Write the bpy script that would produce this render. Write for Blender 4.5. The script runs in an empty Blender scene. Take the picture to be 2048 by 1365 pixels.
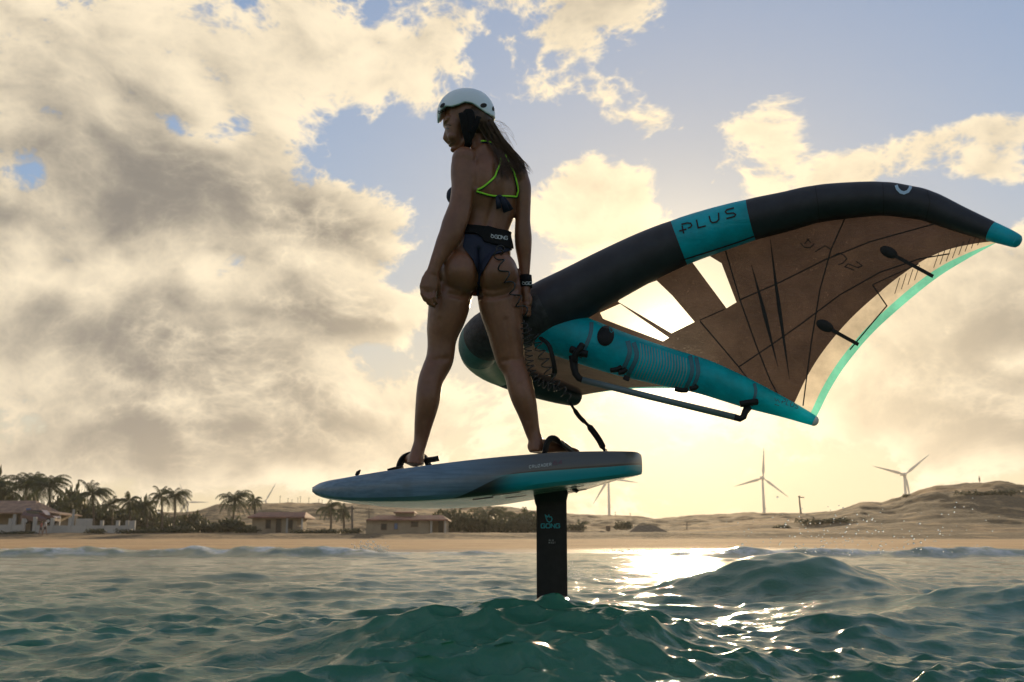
import bpy, bmesh, math, random
import numpy as np
from mathutils import Vector, Matrix, Quaternion
from mathutils.bvhtree import BVHTree

random.seed(7)
RNG = np.random.RandomState(11)
scene = bpy.context.scene
COL = scene.collection

# ------------------------------------------------------------------ camera
EYE = 0.42                        # lens height above the mean water level
PITCH = math.radians(11.57)
LENS = 35.0
FPX = LENS / 36.0 * 2048.0        # focal length in photograph pixels
CAM = Vector((0, 0, EYE))
FWD = Vector((0, math.cos(PITCH), math.sin(PITCH)))
UPV = Vector((0, -math.sin(PITCH), math.cos(PITCH)))
cam_data = bpy.data.cameras.new('camera')
cam = bpy.data.objects.new('camera', cam_data)
COL.objects.link(cam)
cam.location = CAM
cam.rotation_euler = (math.pi / 2 + PITCH, 0, 0)
cam_data.lens = LENS
cam_data.sensor_width = 36.0
cam_data.clip_start = 0.05
cam_data.clip_end = 6000
cam_data.dof.use_dof = True
cam_data.dof.focus_distance = 4.2
cam_data.dof.aperture_fstop = 6.3
scene.camera = cam


def W(px, py, Y):
    """point at forward distance Y that stands at photograph position (px, py)"""
    d = FWD + Vector((1, 0, 0)) * ((px - 1024) / FPX) + UPV * ((682.5 - py) / FPX)
    return CAM + d * (Y / d.y)


def M(npx, P):
    """length in metres of npx photograph pixels at point P"""
    return npx / FPX * (P - CAM).dot(FWD)


def PX(v):
    """photograph position of an (n,3) array of points"""
    v = np.asarray(v, dtype=float) - np.array(CAM)
    dep = v @ np.array(FWD)
    return np.stack([1024 + FPX * v[:, 0] / dep, 682.5 - FPX * (v @ np.array(UPV)) / dep], 1)


# ------------------------------------------------------------------ sun, sky, exposure
SUN_DIR = (W(1352, 712, 10) - CAM).normalized()          # towards the sun
SUN_EL = math.asin(SUN_DIR.z)
SUN_AZ = math.atan2(SUN_DIR.x, SUN_DIR.y)
sun_data = bpy.data.lights.new('sun', 'SUN')
sun = bpy.data.objects.new('sun', sun_data)
COL.objects.link(sun)
sun.rotation_euler = (-SUN_DIR).to_track_quat('-Z', 'Y').to_euler()
sun_data.energy = 5.0
sun_data.angle = math.radians(0.6)
sun_data.color = (1.0, 0.76, 0.47)
scene.view_settings.view_transform = 'Standard'
scene.view_settings.look = 'None'
scene.view_settings.exposure = 0.0
scene.view_settings.gamma = 1.0
scene.view_settings.use_curve_mapping = False
cy = scene.cycles
cy.use_denoising = True
cy.use_adaptive_sampling = True
cy.adaptive_threshold = 0.015
cy.max_bounces = 6
cy.diffuse_bounces = 3
cy.glossy_bounces = 3
cy.transmission_bounces = 4
cy.transparent_max_bounces = 12
cy.volume_bounces = 0
cy.sample_clamp_indirect = 4.0
cy.caustics_reflective = False
cy.caustics_refractive = False


class NT:
    """tiny helper to write node trees in one line per node"""
    def __init__(self, tree):
        self.t = tree

    def n(self, kind, **kw):
        nd = self.t.nodes.new(kind)
        for k, v in kw.items():
            if k.startswith('i_'):
                key = k[2:]
                key = int(key) if key.isdigit() else key.replace('_', ' ')
                self.put(nd.inputs[key], v)
            else:
                setattr(nd, k, v)
        return nd

    def put(self, sock, v):
        if isinstance(v, bpy.types.NodeSocket):
            self.t.links.new(v, sock)
        else:
            if hasattr(sock, 'default_value') and isinstance(v, (tuple, list)) and len(v) == 3 and sock.type == 'RGBA':
                v = (*v, 1)
            sock.default_value = v

    def m(self, op, a, b=None, c=None, clamp=False):
        nd = self.t.nodes.new('ShaderNodeMath')
        nd.operation = op
        nd.use_clamp = clamp
        for i, v in enumerate((a, b, c)):
            if v is not None:
                self.put(nd.inputs[i], v)
        return nd.outputs[0]

    def v(self, op, a, b=None, scale=None):
        nd = self.t.nodes.new('ShaderNodeVectorMath')
        nd.operation = op
        self.put(nd.inputs[0], a)
        if b is not None:
            self.put(nd.inputs[1], b)
        if scale is not None:
            self.put(nd.inputs['Scale'], scale)
        return nd.outputs['Value'] if op in ('LENGTH', 'DOT_PRODUCT', 'DISTANCE') else nd.outputs[0]

    def mix(self, fac, a, b, mode='MIX'):
        nd = self.t.nodes.new('ShaderNodeMix')
        nd.data_type = 'RGBA'
        nd.blend_type = mode
        self.put(nd.inputs[0], fac)
        self.put(nd.inputs[6], a)
        self.put(nd.inputs[7], b)
        return nd.outputs[2]

    def noise(self, vec, scale, detail=2, rough=0.5, color=False, dist=0.0):
        nd = self.n('ShaderNodeTexNoise')
        nd.inputs['Scale'].default_value = scale
        nd.inputs['Detail'].default_value = detail
        nd.inputs['Roughness'].default_value = rough
        nd.inputs['Distortion'].default_value = dist
        if vec is not None:
            self.put(nd.inputs['Vector'], vec)
        return nd.outputs['Color' if color else 'Fac']

    def ss(self, x, a, b, lo=0.0, hi=1.0, smooth=True):
        nd = self.n('ShaderNodeMapRange')
        nd.interpolation_type = 'SMOOTHSTEP' if smooth else 'LINEAR'
        nd.clamp = True
        self.put(nd.inputs[0], x)
        for i, val in zip((1, 2, 3, 4), (a, b, lo, hi)):
            self.put(nd.inputs[i], val)
        return nd.outputs[0]


# clouds are laid out as patches of the real sky, by compass direction and height
def sky_dir(px, py):
    return (W(px, py, 10) - CAM).normalized()


PUFFS = [  # px, py of the patch, half width, half height (photograph pixels), amount
    (150, 300, 420, 330, .26), (480, 110, 330, 200, .11), (770, 140, 170, 95, .26),
    (330, 540, 420, 200, .18), (180, 740, 460, 130, .22), (700, 430, 140, 75, .36),
    (560, 760, 300, 110, .24), (710, 610, 150, 50, .36), (760, 850, 420, 80, .22),
    (1180, 80, 170, 130, .20), (1270, 230, 80, 60, .12), (1540, 285, 120, 62, .36),
    (1180, 420, 150, 75, .38), (1960, 260, 140, 36, .36), (1960, 340, 80, 38, .32),
    (2000, 620, 190, 130, .46), (1900, 810, 330, 90, .40), (1750, 790, 160, 60, .20),
    (1390, 190, 130, 90, -.24), (1340, 370, 90, 70, -.26), (1140, 290, 110, 70, -.16), (1740, 350, 90, 40, .30), (80, 930, 420, 40, .22), (420, 900, 400, 40, .18),
    (700, 310, 130, 70, -.26), (860, 350, 120, 120, -.26), (830, 510, 110, 50, -.22),
    (950, 100, 70, 110, -.16), (1720, 150, 340, 130, -.24), (1450, 110, 150, 90, -.12),
    (1040, 300, 100, 80, -.20), (810, 700, 80, 60, -.14), (1880, 430, 150, 50, -.14),
    (25, 330, 50, 36, -.34), (420, 240, 70, 28, -.26), (470, 640, 130, 24, -.16),
]

SHADE = [  # where the cloud deck is deep (grey) or thin and lit through (cream)
    (150, 290, 270, 120, -.46), (400, 420, 330, 62, -.36), (110, 640, 330, 62, -.42), (560, 770, 280, 56, -.30), (250, 880, 430, 36, -.26),
    (1170, 445, 110, 30, -.34), (700, 632, 120, 22, -.36), (2000, 650, 190, 90, -.60), (1900, 850, 340, 54, -.55), (760, 880, 300, 34, -.2),
    (520, 110, 380, 130, .34), (280, 545, 420, 46, .34), (770, 120, 150, 80, .30), (700, 420, 120, 50, .24), (330, 710, 300, 24, .22), (1530, 260, 130, 50, .2),
    (1180, 380, 120, 26, .25), (420, 960, 420, 30, .2),
]


def build_world():
    wd = bpy.data.worlds.new('World')
    scene.world = wd
    wd.use_nodes = True
    wd.node_tree.nodes.clear()
    def group(name):
        g = bpy.data.node_groups.new(name, 'ShaderNodeTree')
        g.interface.new_socket('Dir', in_out='INPUT', socket_type='NodeSocketVector')
        g.interface.new_socket('Density', in_out='OUTPUT', socket_type='NodeSocketFloat')
        b = NT(g)
        return g, b, b.n('NodeGroupInput').outputs[0], b.n('NodeGroupOutput').inputs[0]
    g, b, D, res = group('cloud_relief')
    warp = b.v('SUBTRACT', b.noise(D, 5.0, 1, .5, True), (0.5, 0.5, 0.5))
    Dw = b.v('ADD', b.v('MULTIPLY', D, (1.0, 1.0, 1.5)), b.v('SCALE', warp, scale=0.10))
    acc = b.m('MULTIPLY_ADD', b.noise(Dw, 6.0, 7, .60), 0.85, 0.20)
    for sc, am in ((13.0, .52), (27.0, .36), (56.0, .26), (115., .16), (230., .10)):      # billows
        acc = b.m('SUBTRACT', acc, b.m('MULTIPLY', b.m('ABSOLUTE', b.m('SUBTRACT', b.noise(Dw, sc, 0), .5)), am))
    b.put(res, acc)
    g1, b, D, res = group('cloud_soft')
    warp = b.v('SUBTRACT', b.noise(D, 5.0, 1, .5, True), (0.5, 0.5, 0.5))
    Dw = b.v('ADD', b.v('MULTIPLY', D, (1.0, 1.0, 1.5)), b.v('SCALE', warp, scale=0.10))
    acc = b.m('MULTIPLY_ADD', b.noise(Dw, 6.0, 2, .60), 0.85, 0.13)
    acc = b.m('SUBTRACT', acc, b.m('MULTIPLY', b.m('ABSOLUTE', b.m('SUBTRACT', b.noise(Dw, 13.0, 0), .5)), .52))
    b.put(res, acc)
    g2, b, D, res = group('cloud_layout')
    warp = b.v('SUBTRACT', b.noise(D, 6.0, 2, .5, True), (0.5, 0.5, 0.5))
    Dl = b.v('ADD', D, b.v('SCALE', warp, scale=0.10))
    acc = b.m('MULTIPLY', b.noise(b.v('MULTIPLY', D, (1, 1, 1.8)), 2.6, 2, .5), .35)
    for px, py, hw, hh, amp in PUFFS:
        c = sky_dir(px, py)
        sx, sz = FPX / hw, FPX / hh
        ln = b.v('LENGTH', b.v('MULTIPLY', b.v('SUBTRACT', Dl, tuple(c)), (sx, sx * .7, sz)))
        acc = b.m('ADD', acc, b.ss(ln, 0.0, 1.7, amp, 0.0))
    b.put(res, acc)
    g3, b, D, res = group('cloud_shade')
    warp = b.v('SUBTRACT', b.noise(D, 7.0, 3, .55, True), (0.5, 0.5, 0.5))
    Dl = b.v('ADD', D, b.v('SCALE', warp, scale=0.16))
    acc = 0.0
    for px, py, hw, hh, amp in SHADE:
        c = sky_dir(px, py)
        ln = b.v('LENGTH', b.v('MULTIPLY', b.v('SUBTRACT', Dl, tuple(c)), (FPX / hw, FPX / hw * .7, FPX / hh)))
        acc = b.m('ADD', acc, b.ss(ln, 0.0, 1.7, amp, 0.0))
    b.put(res, acc)

    b = NT(wd.node_tree)
    tc = b.n('ShaderNodeTexCoord').outputs['Generated']
    D = b.v('NORMALIZE', tc)
    sky = b.n('ShaderNodeTexSky')
    sky.sky_type = 'NISHITA'
    sky.sun_disc = False
    sky.sun_elevation = SUN_EL
    sky.sun_rotation = SUN_AZ
    sky.altitude = 0
    sky.air_density = 1.0
    sky.dust_density = 0.5
    sky.ozone_density = 1.2
    z = b.n('ShaderNodeSeparateXYZ', i_0=D).outputs[2]
    sd = b.v('DOT_PRODUCT', D, tuple(SUN_DIR))
    d0 = b.n('ShaderNodeGroup', node_tree=g)
    b.put(d0.inputs[0], D)
    D1 = b.v('NORMALIZE', b.v('ADD', b.v('SCALE', D, scale=0.955), b.v('SCALE', b.v('ADD', tuple(SUN_DIR), (0, 0, .35)), scale=0.045)))
    d1 = b.n('ShaderNodeGroup', node_tree=g1)
    b.put(d1.inputs[0], D1)
    lay = b.n('ShaderNodeGroup', node_tree=g2)
    b.put(lay.inputs[0], D)
    d1 = b.m('ADD', d1.outputs[0], lay.outputs[0])
    d0 = b.m('ADD', d0.outputs[0], lay.outputs[0])
    alpha = b.ss(d0, 0.645, 0.815)
    thick = b.ss(d0, 0.72, 1.15)
    edge = b.m('MULTIPLY', b.m('SUBTRACT', d0, d1), 3.4)
    shd = b.n('ShaderNodeGroup', node_tree=g3)
    b.put(shd.inputs[0], D)
    edge = b.m('ADD', edge, shd.outputs[0])
    lit = b.m('ADD', b.m('SUBTRACT', 0.92, b.m('MULTIPLY', thick, 0.55)), edge)
    lit = b.ss(lit, -.55, 1.55)
    near = b.ss(sd, 0.93, 1.0)                     # clouds near the sun are lit through
    lit = b.m('MULTIPLY_ADD', near, 0.25, lit, clamp=True)
    ccol = b.mix(lit, (2.3, 2.15, 1.95), (10.4, 8.9, 6.5))
    ccol = b.mix(b.m('MULTIPLY', b.m('POWER', b.m('MAXIMUM', sd, 0.0), 40.0), .6), ccol, (10.0, 8.0, 5.0))
    # clear air: physical sky held back round the sun, milky towards the horizon
    lum = b.v('DOT_PRODUCT', sky.outputs[0], (.3, .5, .2))
    blue = b.v('SCALE', b.v('MULTIPLY', sky.outputs[0], (.92, 1.02, 1.2)), scale=b.m('DIVIDE', 2.6, b.m('ADD', 1.0, b.m('MULTIPLY', lum, .40))))
    hz = b.ss(z, -0.02, 0.34, 1.0, 0.0)
    base = b.mix(b.m('MULTIPLY', hz, 0.8), blue, (7.6, 6.3, 4.3))
    col = b.mix(alpha, base, ccol)
    # the sun's own glare in thin cloud
    s1 = b.m('POWER', b.m('MAXIMUM', sd, 0.0), 1500.0)
    s2 = b.m('POWER', b.m('MAXIMUM', sd, 0.0), 160.0)
    s3 = b.m('POWER', b.m('MAXIMUM', sd, 0.0), 24.0)
    col = b.mix(1.0, col, b.v('SCALE', (10.0, 9.0, 7.0), scale=b.m('MULTIPLY', s1, 4.0)), 'ADD')
    col = b.mix(1.0, col, b.v('SCALE', (7.0, 5.7, 3.4), scale=b.m('MULTIPLY', s2, 1.3)), 'ADD')
    col = b.mix(1.0, col, b.v('SCALE', (2.2, 1.5, 0.6), scale=b.m('MULTIPLY', s3, 0.45)), 'ADD')
    bg = b.n('ShaderNodeBackground')
    b.put(bg.inputs[0], col)
    bg.inputs[1].default_value = 0.1
    out = b.n('ShaderNodeOutputWorld')
    b.put(out.inputs[0], bg.outputs[0])
    wd.cycles.sampling_method = 'MANUAL'
    wd.cycles.sample_map_resolution = 512


build_world()

# ------------------------------------------------------------------ helpers: materials
MATS = {}


def mat(name, base=(.5, .5, .5), rough=0.6, metal=0.0, spec=0.5, var=0.0, vscale=8.0, bump=0.0, bscale=40.0,
        coat=0.0, sheen=0.0):
    """plain Principled material with optional colour variation and relief"""
    if name in MATS:
        return MATS[name]
    m = bpy.data.materials.new(name)
    m.use_nodes = True
    b = NT(m.node_tree)
    p = m.node_tree.nodes['Principled BSDF']
    p.inputs['Base Color'].default_value = (*base, 1)
    p.inputs['Roughness'].default_value = rough
    p.inputs['Metallic'].default_value = metal
    p.inputs['Specular IOR Level'].default_value = spec
    p.inputs['Coat Weight'].default_value = coat
    p.inputs['Sheen Weight'].default_value = sheen
    tc = b.n('ShaderNodeTexCoord').outputs['Object']
    if var:
        f = b.noise(tc, vscale, 5, .6)
        lo = tuple(c * (1 - var) for c in base)
        hi = tuple(min(1, c * (1 + var)) for c in base)
        b.put(p.inputs['Base Color'], b.mix(b.ss(f, .3, .7), lo, hi))
    if bump:
        bn = b.n('ShaderNodeBump')
        bn.inputs['Strength'].default_value = bump
        bn.inputs['Distance'].default_value = 0.01
        b.put(bn.inputs['Height'], b.noise(tc, bscale, 5, .6))
        b.put(p.inputs['Normal'], bn.outputs[0])
    MATS[name] = m
    return m


# ------------------------------------------------------------------ helpers: objects
def tag(o, label=None, category=None, group=None, kind=None):
    if label:
        o['label'] = label
    if category:
        o['category'] = category
    if group:
        o['group'] = group
    if kind:
        o['kind'] = kind
    return o


def empty(name, loc=(0, 0, 0)):
    o = bpy.data.objects.new(name, None)
    o.location = loc
    o.empty_display_size = 0.1
    COL.objects.link(o)
    return o


def mesh_obj(name, verts, faces, material=None, parent=None, smooth=False):
    """verts are world positions; the object keeps them whatever the parent's location is"""
    me = bpy.data.meshes.new(name)
    me.from_pydata([tuple(v) for v in verts], [], faces)
    me.update()
    if smooth:
        me.polygons.foreach_set('use_smooth', [True] * len(me.polygons))
    o = bpy.data.objects.new(name, me)
    COL.objects.link(o)
    if material:
        me.materials.append(material)
    attach(o, parent)
    return o


def top_location(p):
    loc = Vector((0, 0, 0))
    while p is not None:
        loc += p.location
        p = p.parent
    return loc


def attach(o, parent):
    if parent is not None:
        o.parent = parent
        o.location = o.location - top_location(parent)


class MB:
    """collects shapes that make up ONE mesh"""
    def __init__(self):
        self.v, self.f = [], []

    def add(self, vs, fs):
        k = len(self.v)
        self.v += [Vector(p) for p in vs]
        self.f += [tuple(i + k for i in f) for f in fs]
        return self

    def box(self, c, s, rot=None):
        vs = []
        for dx in (-.5, .5):
            for dy in (-.5, .5):
                for dz in (-.5, .5):
                    p = Vector((dx * s[0], dy * s[1], dz * s[2]))
                    if rot is not None:
                        p = rot @ p
                    vs.append(p + Vector(c))
        return self.add(vs, [(0, 1, 3, 2), (4, 6, 7, 5), (0, 4, 5, 1), (2, 3, 7, 6), (0, 2, 6, 4), (1, 5, 7, 3)])

    def tube(self, pts, r, n=10, cap=True, flat=1.0, wdir=None, round_end=False):
        """loft along pts; r scalar or list; each radius may be (w, d); wdir is the direction of w"""
        pts = [Vector(p) for p in pts]
        m = len(pts)
        rs = list(r) if isinstance(r, (list, tuple)) else [r] * m
        rs = [q if isinstance(q, (list, tuple)) else (q, q * flat) for q in rs]
        if round_end and m > 1:
            def ends(p0, p1, r0):
                t = (p0 - p1).normalized()
                k = max(r0)
                return [(p0 + t * k * .92, tuple(c * .38 for c in r0)), (p0 + t * k * .62, tuple(c * .78 for c in r0))]
            a = ends(pts[0], pts[1], rs[0])
            z = ends(pts[-1], pts[-2], rs[-1])
            pts = [a[0][0], a[1][0]] + pts + [z[1][0], z[0][0]]
            rs = [a[0][1], a[1][1]] + rs + [z[1][1], z[0][1]]
            m = len(pts)
        vs = []
        prev = None
        for i in range(m):
            t = (pts[min(i + 1, m - 1)] - pts[max(i - 1, 0)])
            t = t.normalized() if t.length > 1e-9 else Vector((0, 0, 1))
            if wdir is not None:
                wd = Vector(wdir[i]) if isinstance(wdir, list) else Vector(wdir)
                a = (wd - t * wd.dot(t)).normalized()
            elif prev is None:
                ref = Vector((0, 0, 1)) if abs(t.z) < .9 else Vector((1, 0, 0))
                a = (ref - t * ref.dot(t)).normalized()
            else:
                a = (prev - t * prev.dot(t)).normalized()
            prev = a
            c = t.cross(a)
            for k in range(n):
                an = 2 * math.pi * k / n
                vs.append(pts[i] + a * (math.cos(an) * rs[i][0]) + c * (math.sin(an) * rs[i][1]))
        fs = []
        for i in range(m - 1):
            for k in range(n):
                k2 = (k + 1) % n
                fs.append((i * n + k, i * n + k2, (i + 1) * n + k2, (i + 1) * n + k))
        if cap:
            fs.append(tuple(range(n - 1, -1, -1)))
            fs.append(tuple((m - 1) * n + k for k in range(n)))
        return self.add(vs, fs)

    def ball(self, c, r, rot=None, nu=16, nv=10):
        c = Vector(c)
        r = r if isinstance(r, (tuple, list)) else (r, r, r)
        vs = []
        for j in range(1, nv):
            th = math.pi * j / nv
            for i in range(nu):
                ph = 2 * math.pi * i / nu
                p = Vector((r[0] * math.sin(th) * math.cos(ph), r[1] * math.sin(th) * math.sin(ph), r[2] * math.cos(th)))
                vs.append(c + (rot @ p if rot is not None else p))
        top = Vector((0, 0, r[2]))
        vs.append(c + (rot @ top if rot is not None else top))
        vs.append(c - (rot @ top if rot is not None else top))
        a, z = len(vs) - 2, len(vs) - 1
        fs = []
        for j in range(nv - 2):
            for i in range(nu):
                i2 = (i + 1) % nu
                fs.append((j * nu + i, (j + 1) * nu + i, (j + 1) * nu + i2, j * nu + i2))
        for i in range(nu):
            i2 = (i + 1) % nu
            fs.append((a, i, i2))
            fs.append((z, (nv - 2) * nu + i2, (nv - 2) * nu + i))
        return self.add(vs, fs)

    def build(self, name, material=None, parent=None, smooth=False):
        return mesh_obj(name, self.v, self.f, material, parent, smooth)


def lerp(a, b, t):
    return a + (b - a) * t


def spline(pts, n):
    """Catmull-Rom through pts (tuples of any length), n samples"""
    P = np.array([list(p) for p in pts], dtype=float)
    P = np.vstack([2 * P[0] - P[1], P, 2 * P[-1] - P[-2]])
    out = []
    m = len(P) - 3
    for k in range(n):
        s = k / (n - 1) * m
        i = min(int(s), m - 1)
        t = s - i
        p0, p1, p2, p3 = P[i:i + 4]
        out.append(.5 * ((2 * p1) + (-p0 + p2) * t + (2 * p0 - 5 * p1 + 4 * p2 - p3) * t * t + (-p0 + 3 * p1 - 3 * p2 + p3) * t ** 3))
    return np.array(out)


def sstep(x, a, b):
    t = np.clip((np.asarray(x, dtype=float) - a) / (b - a), 0, 1)
    return t * t * (3 - 2 * t)


def vnoise(x, y, seed=0):
    """smooth value noise, numpy"""
    xi, yi = np.floor(x).astype(np.int64), np.floor(y).astype(np.int64)
    fx, fy = x - xi, y - yi
    fx, fy = fx * fx * (3 - 2 * fx), fy * fy * (3 - 2 * fy)

    def h(a, b):
        k = (a * 374761393 + b * 668265263 + seed * 1442695) & 0x7fffffff
        k = ((k ^ (k >> 13)) * 1274126177) & 0x7fffffff
        return ((k ^ (k >> 16)) & 0xffff) / 65535.0
    return (h(xi, yi) * (1 - fx) + h(xi + 1, yi) * fx) * (1 - fy) + (h(xi, yi + 1) * (1 - fx) + h(xi + 1, yi + 1) * fx) * fy


def fbm(x, y, octaves=4, seed=0):
    s, a, t = 0, .5, 0
    for k in range(octaves):
        s = s + a * vnoise(x * 2 ** k, y * 2 ** k, seed + k)
        t += a
        a *= .5
    return s / t


def grid_faces(nr, nc, wrap=False):
    i = np.arange(nr - 1)[:, None] * nc
    j = np.arange(nc if wrap else nc - 1)[None, :]
    j2 = (j + 1) % nc
    f = np.stack([i + j, i + j2, i + nc + j2, i + nc + j], -1).reshape(-1, 4)
    return f


def fast_mesh(name, verts, quads, material, smooth=True):
    me = bpy.data.meshes.new(name)
    me.vertices.add(len(verts))
    me.vertices.foreach_set('co', np.asarray(verts, dtype=np.float32).ravel())
    me.loops.add(len(quads) * 4)
    me.loops.foreach_set('vertex_index', np.asarray(quads, dtype=np.int32).ravel())
    me.polygons.add(len(quads))
    me.polygons.foreach_set('loop_start', np.arange(0, len(quads) * 4, 4, dtype=np.int32))
    me.polygons.foreach_set('use_smooth', np.full(len(quads), smooth))
    me.update(calc_edges=True)
    me.materials.append(material)
    o = bpy.data.objects.new(name, me)
    COL.objects.link(o)
    return o

# ================================================================== THE SETTING
# ------------------------------------------------------------------ sea
def wave_tile(size, n, peak, wind, spread, seed, cutoffs, rms):
    """periodic patch of wind sea from a directional spectrum: (height, dx, dy) for each short-wave cutoff"""
    r = np.random.RandomState(seed)
    k1 = 2 * np.pi * np.fft.fftfreq(n, size / n)
    kx, ky = np.meshgrid(k1, k1, indexing='ij')
    k = np.hypot(kx, ky)
    k[0, 0] = 1
    kp = 2 * np.pi / peak
    wx_, wy_ = math.cos(wind), math.sin(wind)
    cosd = (kx * wx_ + ky * wy_) / k
    S = np.exp(-.9 * (kp / k) ** 2) / k ** 3.55 * (np.where(cosd > 0, 1, .12) * np.abs(cosd) ** spread + .05)
    S[0, 0] = 0
    S *= np.exp(-(k * size / n * .35) ** 2)
    A = np.sqrt(S) * (r.normal(size=(n, n)) + 1j * r.normal(size=(n, n)))
    h = np.fft.ifft2(A).real
    A *= rms / h.std()
    out = []
    for c in cutoffs:
        B = A * np.exp(-(k * c / (2 * np.pi)) ** 4)
        out.append((np.fft.ifft2(B).real, np.fft.ifft2(1j * kx / k * B).real, np.fft.ifft2(1j * ky / k * B).real))
    return out


def sample_tile(t, size, x, y):
    n = t.shape[0]
    u, v = (x / size * n) % n, (y / size * n) % n
    i, j = np.floor(u).astype(np.int64) % n, np.floor(v).astype(np.int64) % n
    f, g = u - np.floor(u), v - np.floor(v)
    i2, j2 = (i + 1) % n, (j + 1) % n
    return (t[i, j] * (1 - f) + t[i2, j] * f) * (1 - g) + (t[i, j2] * (1 - f) + t[i2, j2] * f) * g


def wave_height(x, y, spacing):
    """wind sea, a few steeper swells and the shore break; also returns where the water is white"""
    z, dx, dy = np.zeros_like(x), np.zeros_like(x), np.zeros_like(x)
    far = 1.1 - 0.28 * sstep(y, 3.5, 7.5) + 0.10 * sstep(y, 16, 45)
    sizes = (17.3, 4.1)
    cut = (.05, .16, .5, 1.2)
    tiles = (wave_tile(17.3, 512, 2.3, math.radians(-62), 6, 4, cut, .0235), wave_tile(4.1, 512, .42, math.radians(-80), 2, 9, (.02, .06, .15, .4), .0080))
    gust = .35 + 1.3 * sstep(fbm(x * .5 + 7, y * .35, 3, 21), .28, .72)
    for T, size, ang, chop, am, cuts in ((tiles[0], 17.3, .0, 1.25, far, cut), (tiles[1], 4.1, .35, 1.1, gust * (1.25 - .6 * sstep(y, 4, 8)) * (1 - sstep(y, 14, 24)), (.02, .06, .15, .4))):
        xr, yr = x * math.cos(ang) - y * math.sin(ang), x * math.sin(ang) + y * math.cos(ang)
        lev = np.clip(np.interp(np.log(spacing * 2.6), np.log(cuts), np.arange(4)), 0, 2.999)
        for q in range(4):
            wgt = np.clip(1 - np.abs(lev - q), 0, 1)
            if wgt.max() <= 0:
                continue
            h, hx, hy = (sample_tile(c, size, xr, yr) for c in T[q])
            z += wgt * am * h
            dx += wgt * am * chop * (hx * math.cos(ang) + hy * math.sin(ang))
            dy += wgt * am * chop * (-hx * math.sin(ang) + hy * math.cos(ang))
    cn = fbm(x * .9 + 3, y * .9, 4, 77) - .5

    def ridge(cx, cy, ang, half, width, h, half_r=None):
        u = (x - cx) * math.cos(ang) + (y - cy) * math.sin(ang)
        w = -(x - cx) * math.sin(ang) + (y - cy) * math.cos(ang) + .5 * cn
        prof = np.exp(1.0 - np.sqrt(1 + (np.where(w < 0, w / width, w / (width * .75))) ** 2 * 3))
        return h * (1 + .7 * cn) * np.exp(-np.where(u < 0, u / half, u / (half_r or half)) ** 2) * prof
    z += ridge(.12, 3.75, math.radians(12), 1.1, .8, .235, .6)
    z += ridge(2.35, 8.2, math.radians(4), .95, .75, .315)
    z += ridge(3.2, 6.2, math.radians(-8), 1.4, .8, .16)
    z += ridge(1.9, 4.4, math.radians(-10), .8, .6, .06)
    z += ridge(-1.1, 2.6, math.radians(14), .9, .45, .05)
    # little shore break
    foam = np.zeros_like(x)
    wob = 1.6 * (fbm(x * .09, x * 0 + 3.3, 3, 4) - .5)
    for cy0, hgt, seed in ((35.5, .30, 1), (44.5, .20, 2)):
        along = sstep(fbm(x * .11 + seed * 9.1, x * 0 + seed, 3, seed), .40, .62)
        t = y - cy0 - wob * 2.2
        front = np.exp(-np.where(t < 0, t / .9, t / 1.6) ** 2)
        z += hgt * along * front * (.6 + .8 * fbm(x * 1.3, y * .6, 3, 8))
        foam = np.maximum(foam, along * np.exp(-np.where(t < -.1, (t + .1) / .8, (t + .1) / .4) ** 2) * sstep(fbm(x * 1.5, y * 1.9, 4, 6), .42, .66))
    # the mast's short wake, trailing to the right
    tx, ty = x - .17, y - 4.27
    arm_ = np.exp(-((np.abs(ty) - .02 - .22 * np.clip(tx, 0, 2)) / .05) ** 2) * sstep(tx, -.08, .05) * np.exp(-np.clip(tx, 0, 9) / .6)
    z += .022 * arm_
    foam = np.maximum(foam, arm_ * sstep(fbm(x * 14, y * 14, 3, 61), .45, .62) * .9)
    wash = sstep(y, 46.5, 50) * sstep(fbm(x * .35, y * .5, 4, 15), .5, .66)
    foam = np.maximum(foam, .7 * wash)
    z *= 1 - .9 * sstep(y, 47, 54)
    return z, dx, dy, np.clip(foam, 0, 1)


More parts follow.
